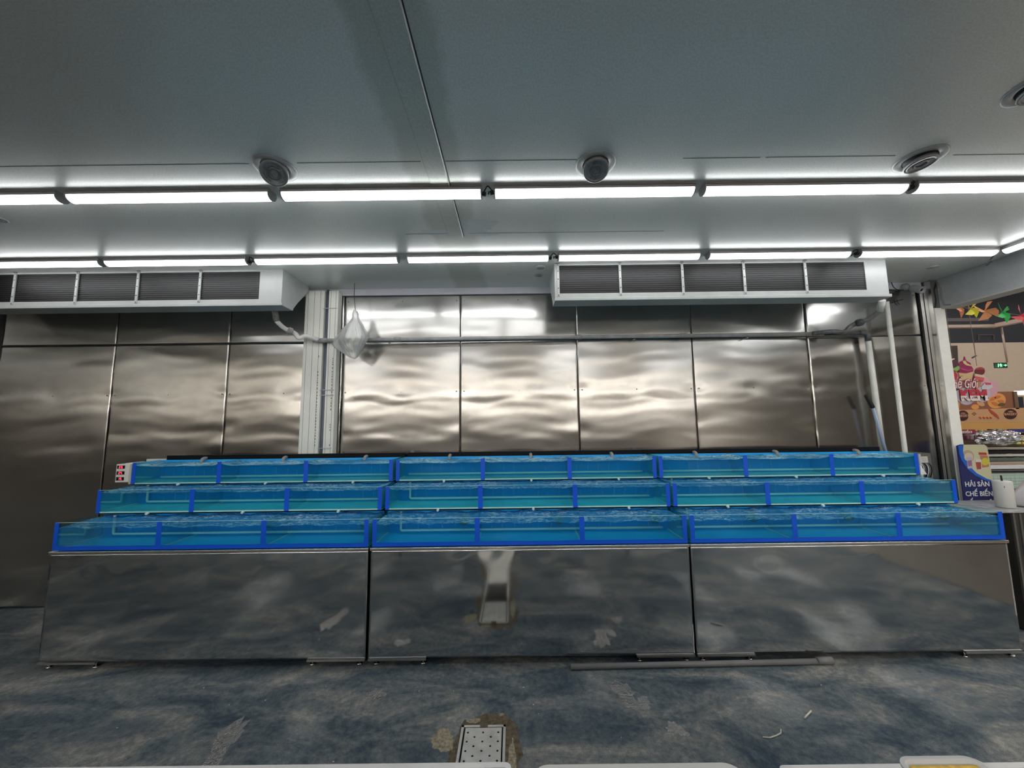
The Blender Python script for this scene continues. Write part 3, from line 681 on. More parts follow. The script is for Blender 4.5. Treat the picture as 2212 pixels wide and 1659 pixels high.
for k in range(7):
    x = 3.765+k*.014; MB().tube(arc([(x, 3.45, 1.10), (x+.01, 3.44, 1.15+.01*(k%3)), (x+.02, 3.45, 1.20), (x+.005, 3.455, 1.225)], .02), .004, 8).build('cable', [BLACK, pm('cable_white', (.6,.6,.6), .5), CONDUIT][k % 3], t)
# ------------------------------------------------------------------ floor: drain, loose pipe, litter
t = thing('floor_drain', 'stainless floor drain channel with perforated cover set in the dark floor', 'floor drain', (-.177, 1.6, 0))
X0, X1 = -.297, -.057
MB().box(X0, X0+.013, -1.6, 2.185, .0005, .006).box(X1-.013, X1, -1.6, 2.185, .0005, .006).box(X0, X1, 2.172, 2.185, .0005, .006).build('frame', DRAINST, t)
MB().box(X0+.013, X1-.013, -1.6, 2.172, .0004, .0012).build('channel', BLACK, t)
cm = MB()
import itertools
def perf(mb, xa, xb, ya, yb, z, holes, hr):
    # plate with round holes: triangulated fill between outline and hole loops
    b_ = mb.bm; loops = []; es = []
    out = [b_.verts.new(p) for p in ((xa,ya,z),(xb,ya,z),(xb,yb,z),(xa,yb,z))]
    es += [b_.edges.new((out[i], out[(i+1)%4])) for i in range(4)]
    for hx, hy in holes:
        L = [b_.verts.new((hx+hr*cos(2*pi*k/14), hy+hr*sin(2*pi*k/14), z)) for k in range(14)]
        es += [b_.edges.new((L[i], L[(i+1)%14])) for i in range(14)]
    bmesh.ops.triangle_fill(b_, use_beauty=True, use_dissolve=False, edges=es)
holes = []
y = 2.135; k = 0
while y > 1.86:
    holes += [(hx, y) for hx in ((-.258,-.177,-.096) if k % 2 == 0 else (-.220,-.134))]; y -= .0275; k += 1
perf(cm, X0+.023, X1-.021, 1.835, 2.166, .007, holes, .0058)
o = cm.build('perforated_cover', DRAINST, t); s_ = o.modifiers.new('t', 'SOLIDIFY'); s_.thickness = .003; s_.offset = -1
gm = MB()
for k in range(14): gm.box(X0+.025+k*.0142, X0+.029+k*.0142, 1.43, 1.82, .002, .007)
for k in range(13): gm.box(X0+.02, X1-.02, 1.44+k*.03, 1.443+k*.03, .002, .0065)
gm.build('grate', pm('grate_dark', (.12,.12,.11), .5, metal=.6), t)
MB().box(X0+.02, X1-.02, .98, 1.42, .002, .007).build('plain_cover', DRAINST, t)
MB().box(X0+.02, X1-.02, -1.55, .97, .002, .007).build('plain_cover', DRAINST, t)
MB().box(-.196, -.154, 2.166, 2.20, .001, .010).build('mortar_plug', STAIN, t)
def blob(name, label, pts, z, mat, seed, cat='stain', n=90, jag=.25):
    r = random.Random(seed); mb = MB(); cx, cy, rx, ry = pts
    ph = [r.uniform(0, 6.28) for _ in range(5)]
    vs = []
    for k in range(n):
        th = 2*pi*k/n; q = 1+jag*(.5*sin(2*th+ph[0])+.35*sin(3*th+ph[1])+.25*sin(7*th+ph[2])+.15*sin(13*th+ph[3]))+r.uniform(-.05,.05)
        vs.append(mb.bm.verts.new((cx+rx*q*cos(th), cy+ry*q*sin(th), z)))
    cv = mb.bm.verts.new((cx, cy, z+.0006))
    for k in range(n): mb.bm.faces.new((cv, vs[k], vs[(k+1)%n]))
    return mb
sm = MB()
def ring_stain(seed):
    r = random.Random(seed); mb = MB(); n = 160; inn = []; outn = []
    for k in range(n):
        s_ = k/(n-1)      # runs up the left side, over the end and down the right side
        L = 1.25; top = X1-X0
        tot = L+top+L; d = s_*tot
        if d < L: p = (X0, 2.185-L+d); nrm = (-1, 0)
        elif d < L+top: p = (X0+d-L, 2.185); nrm = (0, 1)
        else: p = (X1, 2.185-(d-L-top)); nrm = (1, 0)
        wd = .040+.022*sin(d*9)+.013*sin(d*23+1)+r.uniform(-.006,.006)
        if nrm[1]: wd += .035
        if nrm[0] > 0: wd += .018
        inn.append(mb.bm.verts.new((p[0]-nrm[0]*.01, p[1]-nrm[1]*.01, .0003))); outn.append(mb.bm.verts.new((p[0]+nrm[0]*wd, p[1]+nrm[1]*wd, .0003)))
    for k in range(n-1): mb.bm.faces.new((inn[k], outn[k], outn[k+1], inn[k+1]))
    return mb
ring_stain(5).build('rust_stain', STAIN, t)
blob('x', '', (-.385, 2.10, .055, .075), .0007, None, 11).build('crumbled_patch', GROUT, t)
blob('x', '', (-.02, 1.93, .022, .16), .0006, None, 12).build('crumbled_patch', GROUT, t)
blob('x', '', (-.235, 2.222, .035, .018), .0006, None, 14).build('crumbled_patch', GROUT, t)
blob('x', '', (-.085, 2.262, .014, .010), .0007, None, 15).build('crumbled_patch', GROUT, t)
WETP = clearmat('wet_film', (.95,.96,.97), 9.0, .12, bmp=1.0, bsc=75)
for k, p in enumerate(((-1.53, 2.11, .055, .16), (-1.50, 1.98, .03, .08), (.66, 2.42, .07, .09), (.74, 2.33, .05, .05), (.86, 2.15, .04, .05), (-.86, 2.43, .05, .05))):
    wb_ = blob('x', '', p, .0008, None, 40+k, jag=.5).build('wet_patch', WETP, fl)
for k, p in enumerate(((-.40, 2.47, .20, .05), (-.27, 2.40, .17, .09), (-.22, 2.50, .12, .03))):
    blob('x', '', p, CZ-.0004-.0002*k, None, 60+k, jag=.3).build('dark_patch', pm('patched_paint', (.60,.64,.63), .36), ce)
t = thing('loose_pipe', 'long grey plastic pipe lying on the floor before the stands', 'pipe', (1.26, 2.65, .02))
MB().tube([(.37, 2.635, .0175), (2.06, 2.660, .0175)], .0170, 20).build('pipe', pm('pipe_grey_mid', (.20,.20,.205), .45, var=.1), t)
MB().tube([(2.04, 2.660, .0215), (2.145, 2.662, .0215)], .0210, 20).build('coupling', pm('coupling_grey', (.24,.24,.24), .45), t)
SCRAP = pm('pale_scrap', (.62,.62,.52), .6)
tag(MB().tube([(1.595, 2.207, .005), (1.64, 2.235, .006), (1.672, 2.256, .005)], .0045, 6).build('plastic_scrap', SCRAP), 'short straight pale sliver lying on the floor', 'scrap')
tag(MB().tube([(1.284, 2.089, .004), (1.32, 2.085, .004), (1.36, 2.096, .005), (1.395, 2.112, .004), (1.412, 2.135, .004)], .0033, 6).build('plastic_scrap', SCRAP), 'curved pale sliver lying on the floor', 'scrap')
q = MB(); r = random.Random(9)
for (x, y) in [(.812,2.136),(-.599,2.45),(-.384,2.446),(-1.702,2.356),(-1.51,2.39),(-1.20,2.50),(.049,2.471),(.102,2.33),(.127,2.262),(1.579,2.552),(1.493,2.45),(1.481,2.563),(1.40,2.52),(1.22,2.56),(-1.975,2.501),(-2.2,2.2),(2.4,2.3),(.55,2.1),(-.9,1.98),(1.9,2.46),(-.02,2.10),(-.01,1.97)]:
    q.ball((x, y, .0030), r.uniform(.0022,.0045), 1, (r.uniform(.7,2.0), r.uniform(.6,1.2), .6))
tag(q.build('litter_specks', SCRAP), 'scattered tiny white specks of litter on the wet floor', 'litter', kind='stuff')
# ------------------------------------------------------------------ counter edge in front of the viewer
t = thing('steel_counter', 'steel work counter whose far edge just enters the bottom of the picture', 'counter', (0, .5, 0))
MB().box(-1.5, 1.5, .05, .79, .905, .925, bev=.002).build('top', SATIN, t)
for x in (-1.4, 1.4):
    for y in (.12, .70): MB().tube([(x, y, .0005), (x, y, .905)], .02, 12).build('leg', SATIN, t)
def tray(label, x0, x1, y0, y1, z0, z1, mat, rc, group, flange=.012, edge=None):
    t = thing('tray', label, 'tray', ((x0+x1)/2, (y0+y1)/2, z0), group); n = 6
    def ring(ins, z, mb):
        vs = []
        for cx, cy, a0 in ((x1-rc, y1-rc, 0), (x0+rc, y1-rc, pi/2), (x0+rc, y0+rc, pi), (x1-rc, y0+rc, 3*pi/2)):
            for k in range(n+1):
                a = a0+pi/2*k/n; r_ = max(.001, rc-ins); vs.append(mb.bm.verts.new((cx+r_*cos(a), cy+r_*sin(a), z)))
        return vs
    mb = MB(); R = [ring(.0, z1-.004, mb), ring(.0, z1, mb), ring(flange, z1, mb), ring(flange+.012, z0+.002, mb), ring(flange+.010, z0, mb)]
    for A, B in zip(R, R[1:]):
        for k in range(len(A)): mb.bm.faces.new((A[k], A[(k+1)%len(A)], B[(k+1)%len(A)], B[k]))
    mb.bm.faces.new(R[-1]); o = mb.build('body', mat, t); s_ = o.modifiers.new('t', 'SOLIDIFY'); s_.thickness = .0015; s_.offset = 0
    return t
tray('wide rectangular steel tray on the counter, lower left', -1.035, -.012, .30, .835, .927, .950, SATIN, .012, 'steel trays on the counter')
tray('white plastic tray with a rounded corner on the counter, bottom middle', .03, .455, .42, .828, .927, .950, pm('tray_plastic', (.60,.60,.58), .4), .035, 'steel trays on the counter')
tray('dull steel tray on the counter at the lower right', .53, 1.25, .30, .822, .927, .949, SATIN, .012, 'steel trays on the counter')
t2 = tray('clear tub of yellow food standing on the lower right tray', .76, .93, .60, .818, .951, .966, clearmat('clear_tub', (.9,.9,.9), 1.0, .1, milk=(.65, (.85,.85,.84))), .03, 'food tubs', .006)
MB().box(.778, .912, .618, .802, .954, .965, bev=.004).build('food', pm('yellow_food', (.72,.45,.05), .6, var=.4, vs=60, bmp=.8), t2)
# ------------------------------------------------------------------ the shop hall around the room
st = MB().box(4.36, 26, -2.45, 2.6, .0005, .003).build('floor_tiles', pm('tan_floor_tile', (.15,.125,.10), .4, var=.15), fl)
st = MB().box(4.36, 26, 2.6, 14, .0005, .003).build('floor_tiles', pm('white_floor_tile', (.52,.50,.46), .25, var=.05), fl)
st = MB().box(-22, 26, -14, -2.45, .0005, .003).build('floor_tiles', pm('brown_floor_tile', (.22,.19,.16), .35, var=.1), fl)
NAVY = pm('dark_hall_paint', (.012,.014,.022), .7)
BEIGE = pm('beige_wall_paint', (.50,.40,.31), .7, var=.04)
wb = MB().box(6, 26, 12.0, 12.15, 0, 4.10).build('wall_far', BEIGE); struct(wb)
struct(MB().box(6, 26, 12.0, 12.15, 4.10, 6.2).build('wall_far_upper', NAVY))
struct(MB().box(26, 26.2, -14, 12, 0, 6.2).build('wall_east', BEIGE))
struct(MB().box(-22, 26, -14.2, -14, 0, 5.2).build('wall_front', pm('light_beige_wall', (.41,.385,.345), .7)))
struct(MB().box(4.40, 26, -2.5, 12.15, 6.2, 6.3).build('ceiling_hall', NAVY))
struct(MB().box(-22, 26, -14.2, -2.5, 5.2, 5.3).build('ceiling_hall_front', pm('hall_ceiling_grey', (.20,.19,.18), .7)))
hw = MB().box(-22, 4.3, -2.95, -2.75, 0, 1.82).build('half_wall_blocker', pm('half_wall_brown', (.27,.215,.175), .5)); struct(hw)  # unseen half wall, added to block low reflections of the hall
HALLC = pm('hall_strip_light', (.8,.8,.8), .4, emit=(1,.96,.90), es=HALL)
def strip(x0, x1, y0, y1, z, lab, grp):
    o = MB().box(x0, x1, y0, y1, z, z+.05).build('strip_light', HALLC); tag(o, lab, 'light', grp)
ws = ('first','second','third','fourth','fifth','sixth')
for k, y in enumerate((-4.0, -6.4, -9.0, -11.2, -13.2)): strip(-19, 11, y-.10, y+.10, (4.6, 4.4, 4.1, 3.25, 3.1)[k], 'long strip light of the hall behind the viewer, %s row from the half wall' % ws[k], 'hall strip lights behind the viewer')
for k, x in enumerate((7.5, 11, 15, 19)): strip(x-.1, x+.1, 0, 11, 5.6, 'long added strip light over the shop floor beyond the opening, %s from the opening' % ws[k], 'added strip lights beyond the opening')  # strips added to brighten the beige far wall
def poly(name, pts, Y, mat, parent, th=.004, push=0):
    Q = [at(x, y, Y) for x, y in pts]
    return MB().prism([(q.x, q.z) for q in Q], 1, Y-push-th, Y-push).build(name, mat, parent)
def ell(cx, cy, rx, ry, n=20, a0=0, a1=2*pi, rot=0):
    return [(cx+rx*cos(a0+(a1-a0)*k/n)*cos(rot)-ry*sin(a0+(a1-a0)*k/n)*sin(rot), cy+rx*cos(a0+(a1-a0)*k/n)*sin(rot)+ry*sin(a0+(a1-a0)*k/n)*cos(rot)) for k in range(n)]
def flat(name, col, rough=.5, **k): return pm(name, col, rough, **k)
def px_m(Y, n): return n*Y/FPX
# hanging light track, exit sign, wall picture
t = thing('ceiling_track', 'beige suspended track with a corner, hanging in front of the dark upper wall', 'track', (11.2, 9, 3.9))
TR = pm('track_beige', (.34,.25,.20), .5)
a = at(2000, 702, 9); c_ = at(2145, 704, 9)
MB().box(a.x, c_.x+.10, 8.95, 9.06, c_.z-.04, c_.z+.03).build('rail', TR, t)
MB().box(c_.x-.02, c_.x+.14, 2.0, 8.95, c_.z-.04, c_.z+.05).build('rail', TR, t)
MB().box(a.x, c_.x+.05, 9.10, 9.14, c_.z+.16, c_.z+.24).build('upper_rail', pm('track_dark', (.06,.05,.05), .6), t)  # dark upper rail behind the beige track
t = thing('exit_sign', 'small green exit sign with running figure and arrow hanging on a thin rod', 'sign', at(2162, 789, 8.93))
a = at(2146, 783.5, 8.93); c_ = at(2177, 795, 8.93)
MB().box(a.x, c_.x, 8.93, 8.934, c_.z, a.z, bev=.004).build('panel', pm('exit_dark', (.0,.035,.015), .4), t)
EXG = pm('exit_glow', (.1,.7,.25), .4, emit=(.25,1,.45), es=1.2)
poly('arrow', [(2168,788.3),(2171,788.3),(2171,786.5),(2175.5,789),(2171,791.5),(2171,789.7),(2168,789.7)], 8.93, EXG, t, .002, .0005)
poly('figure', [(2160,786),(2162.5,785.5),(2163,787.5),(2166,788),(2163.5,789.5),(2165,792.5),(2162.6,791.5),(2160.5,793),(2161,789.5),(2158.5,789.5)], 8.93, EXG, t, .002, .0005)
poly('door_mark', [(2155.5,785.8),(2157.5,785.8),(2157.5,793),(2155.5,793)], 8.93, EXG, t, .002, .0005)
for y in (787.5, 790, 792.3): poly('text_line', [(2149,y),(2153.5,y),(2153.5,y+.9),(2149,y+.9)], 8.93, pm('exit_dim', (.05,.3,.1), .4), t, .002, .0005)
a = at(2176, 783, 8.93); c_ = at(2163, 706, 8.93)
MB().tube([a, (c_.x, 8.93, 3.86)], .018, 8).build('rod', TR, t)
t = thing('wall_picture', 'dark brown picture panel on the beige far wall', 'picture', at(2052, 800, 11.97))
poly('panel', [(2020,748),(2066,747),(2072,880),(2020,880)], 11.995, pm('picture_brown', (.035,.025,.020), .6), t, .03, .0)
t = thing('wall_vent', 'thin grey vent outline on the dark upper wall', 'vent', at(2129, 729, 11.97))
for q in ([(2112,723),(2146,723),(2146,724.5),(2112,724.5)], [(2112,724.5),(2113.5,724.5),(2113.5,735),(2112,735)], [(2144.5,724.5),(2146,724.5),(2146,735),(2144.5,735)]): poly('bar', q, 11.995, pm('vent_grey', (.06,.055,.055), .5), t, .02)
tag(MB().tube([(at(2105,735,10).x, 10, 6.195), at(2107,766,10)], .006, 6).tube([at(2100,773,10), at(2109,768,10)], .02, 6).build('hanging_hook', pm('hook_dark', (.05,.04,.04), .5)), 'dark hook hanging on a thin wire before the beige wall', 'hook')
# pinwheels
def pinwheel(label, cx, cy, Y, s, rot, col, tilt):
    c_ = at(cx, cy, Y); t = thing('paper_pinwheel', label, 'pinwheel', c_, 'paper pinwheels on a garland')
    m_ = pm('paper_'+label.split()[0], col, .55); mb = MB()
    for k in range(4):
        a = rot+k*pi/2
        def P(r, da, dy): 
            x = r*cos(a+da); z = r*sin(a+da); return mb.bm.verts.new((c_.x+x*cos(tilt), c_.y+dy+x*sin(tilt), c_.z+z))
        o = P(0, 0, 0); p1 = P(s, 0, -.005); p2 = P(s*.72, .55, -.035); p3 = P(s*.50, .95, -.045); p4 = P(s*.22, 1.2, -.03); p5 = P(s*.10, 1.5, -.01)
        mb.bm.faces.new((o, p1, p2)); mb.bm.faces.new((o, p2, p3)); mb.bm.faces.new((o, p3, p4)); mb.bm.faces.new((o, p4, p5))
    ob = mb.build('blades', m_, t); q = ob.modifiers.new('t', 'SOLIDIFY'); q.thickness = .002
    MB().lathe([(0,0),(.008,0),(.008,.006),(0,.008)], (c_.x, c_.y-.03, c_.z), 10, Matrix.Rotation(pi/2, 3, 'X')).build('pin', m_, t)
pinwheel('orange paper pinwheel half hidden under the header beam, leftmost', 2070, 664, 4.9, .155, .25, (.62,.22,.09), .5)
pinwheel('yellow paper pinwheel hanging between two orange ones', 2096, 668, 4.9, .145, .6, (.68,.62,.03), .2)
pinwheel('large orange paper pinwheel between the yellow and the green one', 2127, 672, 4.9, .165, .95, (.60,.25,.10), -.2)
pinwheel('green paper pinwheel between orange and red ones', 2164, 676, 4.9, .150, .35, (.03,.48,.10), .2)
pinwheel('red paper pinwheel at the right edge of the picture', 2205, 682, 4.9, .155, .1, (.62,.05,.07), 0)
tag(MB().tube([at(x, y, 4.93) for x, y in ((2020,650),(2070,662),(2096,667),(2127,671),(2164,675),(2205,681),(2260,684))], .0025, 6).build('garland_string', pm('string', (.4,.38,.35), .7)), 'thin string carrying the paper pinwheels', 'string')
# ice cream shop sign
KY = 6.0
t = thing('ice_cream_sign', 'pink cut-out ice cream sign with cones and curly lettering', 'sign', at(2098, 830, KY))
PINK = flat('sign_pink', (.66,.38,.42)); PALE = flat('sign_pale_lilac', (.52,.47,.55)); RED2 = flat('sign_red', (.50,.035,.06)); WHT = flat('sign_white', (.78,.70,.68))
poly('backing', [(2040,806),(2046,800),(2060,800),(2066,806),(2080,812),(2100,806),(2120,808),(2131,820),(2138,830),(2134,838),(2100,842),(2042,838)], KY, PINK, t, .02)
poly('bubble', ell(2136, 840, 17, 18, 28), KY, flat('sign_rose', (.60,.34,.42)), t, .018, .001)
poly('bubble', ell(2082, 856, 19, 19, 28), KY, PALE, t, .018, .021)
poly('bubble', ell(2117, 852, 16, 17, 28), KY, PALE, t, .018, .020)
poly('bubble', ell(2066, 855, 9, 12, 20), KY, PALE, t, .018, .0205)
poly('cupcake_dark', [(2046,805),(2045,792),(2048,783),(2053,777),(2058,778),(2063,784),(2068,790),(2068,798),(2060,803)], KY, flat('berry', (.10,.02,.05)), t, .015, .022)
poly('cupcake_edge', [(2044.5,800),(2044.5,791),(2047,782),(2052,775.5),(2056.5,775),(2056,777),(2052.5,778),(2048,784),(2046,792),(2046,800)], KY, WHT, t, .015, .0225)
poly('mint_leaf', [(2048,797),(2056,795),(2063,791),(2066,797),(2060,803),(2052,801)], KY, flat('mint', (.22,.42,.12)), t, .012, .038)
poly('berry_ice', [(2042,812),(2043,803),(2050,801),(2057,806),(2060,812),(2056,823),(2050,818),(2045,824)], KY, RED2, t, .015, .042)
sw = flat('berry_swirl', (.30,.02,.10))
poly('soft_swirl', [(2065,802),(2065,790),(2068,782),(2076,778),(2077.5,771),(2081,780),(2090,785),(2092,792),(2096,798),(2096,803),(2082,807),(2068,806)], KY, sw, t, .015, .026)
poly('swirl_highlight', [(2072,781),(2078,780),(2082,786),(2091,790),(2091,792),(2080,790),(2074,786)], KY, flat('cream_light', (.62,.50,.22)), t, .004, .0415)
poly('swirl_band', [(2066,795),(2074,797),(2085,800),(2095,798),(2095,800),(2084,803),(2070,800)], KY, flat('swirl_mid', (.42,.06,.16)), t, .004, .0415)
poly('cone_cup', [(2065,805),(2082,808),(2097,804),(2092,822),(2070,822)], KY, flat('waffle', (.62,.45,.25)), t, .012, .024)
poly('small_cone', [(2101,820),(2115,822),(2110,841),(2103,841)], KY, flat('waffle_dark', (.45,.24,.14)), t, .012, .024)
poly('scoop_dark', ell(2109, 803, 10.5, 8.5, 20), KY, flat('chocolate', (.15,.02,.03)), t, .012, .0375)
poly('scoop_red', ell(2109, 800, 9.5, 6, 18, pi, 2*pi), KY, flat('cherry', (.40,.05,.06)), t, .004, .050)
poly('scoop_cream', [(2098,808),(2119,812),(2119,817),(2098,813)], KY, flat('vanilla', (.60,.52,.40)), t, .012, .038)
poly('scoop_pink', [(2097,813),(2118,817),(2116,825),(2098,820)], KY, flat('strawberry', (.60,.10,.10)), t, .012, .038)
poly('bottle_body', [(2112,836),(2120,829),(2133,829),(2137,837),(2128,842),(2114,842)], KY, flat('cloud', (.60,.56,.62)), t, .010, .038)
poly('bottle_cap', [(2121,827),(2132,828),(2132,832),(2121,832)], KY, flat('cap_red', (.50,.08,.12)), t, .012, .040)
for dy, m_, bo, pu in ((0, flat('outline_red', (.36,.02,.05)), .018, .052), (0, WHT, .003, .056)):
    q = at(2040.5, 839, KY); text('lettering', 'Thế Giới', px_m(KY, 27), (q.x, KY-pu, q.z), m_, t, shear=.35, bold=bo*.6, sx=.62)
    q = at(2066.5, 865, KY); text('lettering', 'KEM', px_m(KY, 31), (q.x, KY-pu, q.z), m_ if bo > .01 else RED2, t, bold=bo*.7 if bo > .01 else .012, sx=.98)
q = at(2066.5, 865, KY); o = text('lettering', 'KEM', px_m(KY, 31), (q.x, KY-.0575, q.z), WHT, t, bold=.012, sx=.98)
bm_ = bmesh.new(); bm_.from_mesh(o.data)
bmesh.ops.bisect_plane(bm_, geom=bm_.verts[:]+bm_.edges[:]+bm_.faces[:], plane_co=(0,0,px_m(KY, 9.5)), plane_no=(0,0,1), clear_outer=True)
bm_.to_mesh(o.data); bm_.free()
for k, xs in enumerate(((2070,2079,2084), (2091,2096,2101), (2109,2118,2125))):
    for x in xs: poly('lettering_stud', ell(x, 860.5, 1.0, 1.3, 10), KY, flat('stud_dark', (.25,.10,.12)), t, .002, .0590)
for hx in (2060, 2110): tag(MB().tube([at(hx, 790, KY-.0), (at(hx,790,KY).x, KY, 6.19)], .003, 6).build('hanging_wire', TR), 'thin wire holding the %s half of the ice cream sign' % ('left' if hx < 2080 else 'right'), 'wire', 'sign wires')
# bakery counter
BY = 7.5
OR = flat('bakery_orange', (.50,.22,.09)); TAN = flat('bakery_tan', (.58,.33,.17)); BROWN = flat('badge_brown', (.05,.012,.010))
t = thing('bakery_display', 'warm orange bakery display with pictures and round brown badges', 'display stand', at(2140, 900, BY))
poly('picture_panel', [(2040,848),(2182,846),(2186,884),(2040,886)], BY, flat('panel_brown', (.26,.10,.055)), t, .03)
poly('side_post', [(2183,846),(2190,846),(2195,884),(2187,884)], BY, flat('post_wood', (.16,.10,.06)), t, .05)
CR = flat('pastry', (.70,.30,.09)); 
poly('pastry_picture', ell(2148, 866, 20, 16, 26, rot=-.3), BY, CR, t, .004, .031)
for k, (x, y) in enumerate(((2140,862),(2150,858),(2157,867),(2144,872))): poly('pastry_fold', ell(x, y, 7, 3.2, 14, rot=-.5+k*.3), BY, flat('pastry_dark', (.55,.17,.04)), t, .003, .036)
poly('pastry_picture', ell(2102, 879, 8.5, 5.5, 18), BY, CR, t, .004, .031)
poly('pastry_picture', ell(2114, 872, 9, 5, 18, rot=.4), BY, flat('pastry_pale', (.62,.33,.15)), t, .004, .0305)
poly('olive_picture', ell(2158, 874, 8, 3.5, 18, rot=-.1), BY, flat('olive', (.10,.08,.02)), t, .004, .037)
poly('pastry_picture', [(2063,868),(2069,868),(2068,885),(2063,885)], BY, CR, t, .004, .031)
poly('badge_board', [(2040,887),(2230,880),(2230,909),(2040,911)], BY, TAN, t, .05)
for cx, cy in ((2073, 898), (2175, 894.5)):
    bd = poly('badge', ell(cx, cy, 14 if cx > 2100 else 12, 11.2, 30), BY, BROWN, t, .006, .0505)
    q = at(cx, cy+2.7, BY); text('lettering', 'BAKERY', px_m(BY, 7.5), (q.x, BY-.058, q.z), flat('badge_text', (.55,.30,.20)), bd, align='CENTER', bold=.002)
    poly('crown_mark', [(cx-5,cy-4.2),(cx-4,cy-6.6),(cx-1.8,cy-5.2),(cx,cy-7.2),(cx+1.8,cy-5.2),(cx+4,cy-6.6),(cx+5,cy-4.2)], BY, flat('badge_text2', (.55,.30,.20)), bd, .002, .057)
SA = flat('sausage', (.42,.08,.03))
for k in range(4): poly('sausage_picture', ell(2133+k*4, 892+k*3.0-3, 9, 2.4, 16, rot=.9), BY, SA, t, .003, .0505+k*.0008)
poly('bread_picture', ell(2122, 904.5, 16, 6, 22, pi, 2*pi), BY, flat('bread_slice', (.70,.32,.13)), t, .003, .0505)
for k in range(4): poly('topping_picture', ell(2110+k*7.5, 902.5, 3.2, 1.8, 12, rot=.6), BY, SA, t, .003, .054)
for dx, dy in ((-3,-1),(3,-1),(0,-3),(0,1.5)): poly('curl_mark', ell(2097.5+dx, 895+dy, 2.1, 1.6, 12), BY, flat('curl_brown', (.30,.12,.05)), t, .002, .0505)
poly('shelf_back', [(2040,912),(2230,910),(2230,936),(2040,936)], BY, flat('shelf_back_lit_orange', (.66,.36,.12)), t, .04)  # orange raised to carry the warm lamp glow; no lamp here
a = at(2062, 936, BY); a.x = at(2052, 936, 6.7).x; c_ = at(2240, 936, BY)
MB().box(a.x, c_.x, BY-.75, BY-.05, 0.005, a.z).build('cabinet', flat('cabinet_brown', (.12,.07,.045)), t)
MB().box(a.x, c_.x, BY-.75, BY-.05, a.z-.03, a.z).build('shelf', TAN, t)
t = thing('hall_lamp_box', 'white light box with a dark screen below it behind the bakery', 'light box', at(2202, 848, 9.5))
poly('light_panel', [(2190,845),(2235,843),(2235,853),(2190,853)], 9.5, pm('white_lamp', (.8,.8,.8), .4, emit=(1,1,1), es=2.5), t, .05)
poly('screen', [(2191,858),(2206,857),(2209,882),(2193,882)], 9.4, flat('screen_navy', (.01,.015,.03)), t, .03)
poly('board', [(2186,853),(2235,853),(2235,884),(2186,884)], 9.5, flat('board_tan', (.40,.28,.19)), t, .03)
# goods on the bakery shelf
r = random.Random(21)
GC = [(.30,.04,.05),(.09,.03,.02),(.45,.30,.12),(.12,.16,.04),(.50,.16,.04),(.20,.03,.04),(.35,.30,.22),(.05,.04,.03)]
GY = 6.85
names = {0:'dark red',1:'dark brown',2:'mustard',3:'olive green',4:'orange',5:'wine red',6:'beige',7:'black'}
for k in range(11):
    x = 2070+k*13.5; ci = [4,1,5,3,0,1,3,5,4,2,6][k]; a = at(x, 936, GY); a.z = at(2062, 936, BY).z+.001; w = px_m(GY, 11); hgt = px_m(GY, r.uniform(7, 12))
    t = thing('food_pack', '%s food pack on the bakery shelf, %s' % (names[ci], ['below the left badge','second from the left badge','before the bread picture, left','before the bread picture, middle','before the bread picture, right','under the sausage picture','right of the sausage picture','between the sausage picture and right badge','under the right badge, left side','under the right badge, right side','at the right edge'][k]), 'food pack', (a.x+w/2, GY, a.z), 'food packs on the bakery shelf')
    mb = MB(); n = 8
    mb.grid(n, n, lambda u, v: (a.x+w*u, GY-.03-.03*sin(pi*u)*sin(pi*v)-.006*sin(u*17+k)*sin(v*13), a.z+.002+hgt*v)); mb.grid(n, n, lambda u, v: (a.x+w*u, GY+.03+.03*sin(pi*u)*sin(pi*v), a.z+.002+hgt*v))
    for e in (0, 1): mb.grid(n, 1, lambda u, v: (a.x+w*u, GY-.03+.06*v, a.z+.002+hgt*e)); mb.grid(n, 1, lambda u, v: (a.x+w*e, GY-.03+.06*v, a.z+.002+hgt*u))
    bmesh.ops.remove_doubles(mb.bm, verts=mb.bm.verts, dist=.0005)
    mb.build('wrapper', pm('pack_%d' % k, GC[ci], .3, var=.5, vs=30), t)
    MB().box(a.x+w*.15, a.x+w*.7, GY-.068, GY-.064, a.z+hgt*.3, a.z+hgt*.6).build('pack_label', flat('pack_label_%d' % k, GC[(ci+3) % 8]), t)
# island case in front: shelves, promo strip, silver-wrapped platter
IY = 5.6
t = thing('island_freezer', 'open chilled display case with stacked glass and white shelves of goods', 'display case', at(2150, 1010, IY))
ledges = [(936.5, 'rail_dark', (.03,.02,.02), 5.9, 3), (951, 'ledge_brown', (.10,.07,.05), 5.8, 12), (968, 'ledge_cream', (.45,.42,.36), 5.7, 4), (976, 'ledge_black', (.015,.015,.02), 5.65, 6), (983, 'ledge_white', (.62,.62,.60), 5.6, 4), (991, 'ledge_teal', (.12,.17,.14), 5.55, 6),
          (999, 'ledge_tan', (.40,.30,.24), 5.5, 5), (1007, 'ledge_bright', (.80,.80,.82), 5.4, 7), (1018, 'ledge_dark2', (.03,.035,.045), 5.3, 4)]
LZ = {}
for y, nm, col, Y, hpx in ledges:
    a = at(2060, y, Y); LZ[y] = a.z; c_ = at(2260, y-2, Y)
    MB().box(a.x, c_.x, Y, Y+.35, a.z-px_m(Y, hpx), a.z).build('shelf', flat(nm, col, .3), t)
a = at(2080, 1024, 5.2); c_ = at(2260, 1024, 5.2)
MB().box(a.x, c_.x, 5.2, 5.9, .005, at(2100, 1058, 5.2).z).build('base', flat('case_base', (.20,.20,.21)), t)
gl = MB().box(a.x, c_.x, 5.2, 5.215, at(2100, 1056, 5.2).z, a.z).build('front_panel', flat('mint_glass', (.36,.50,.45), .2), t)
q = MB()
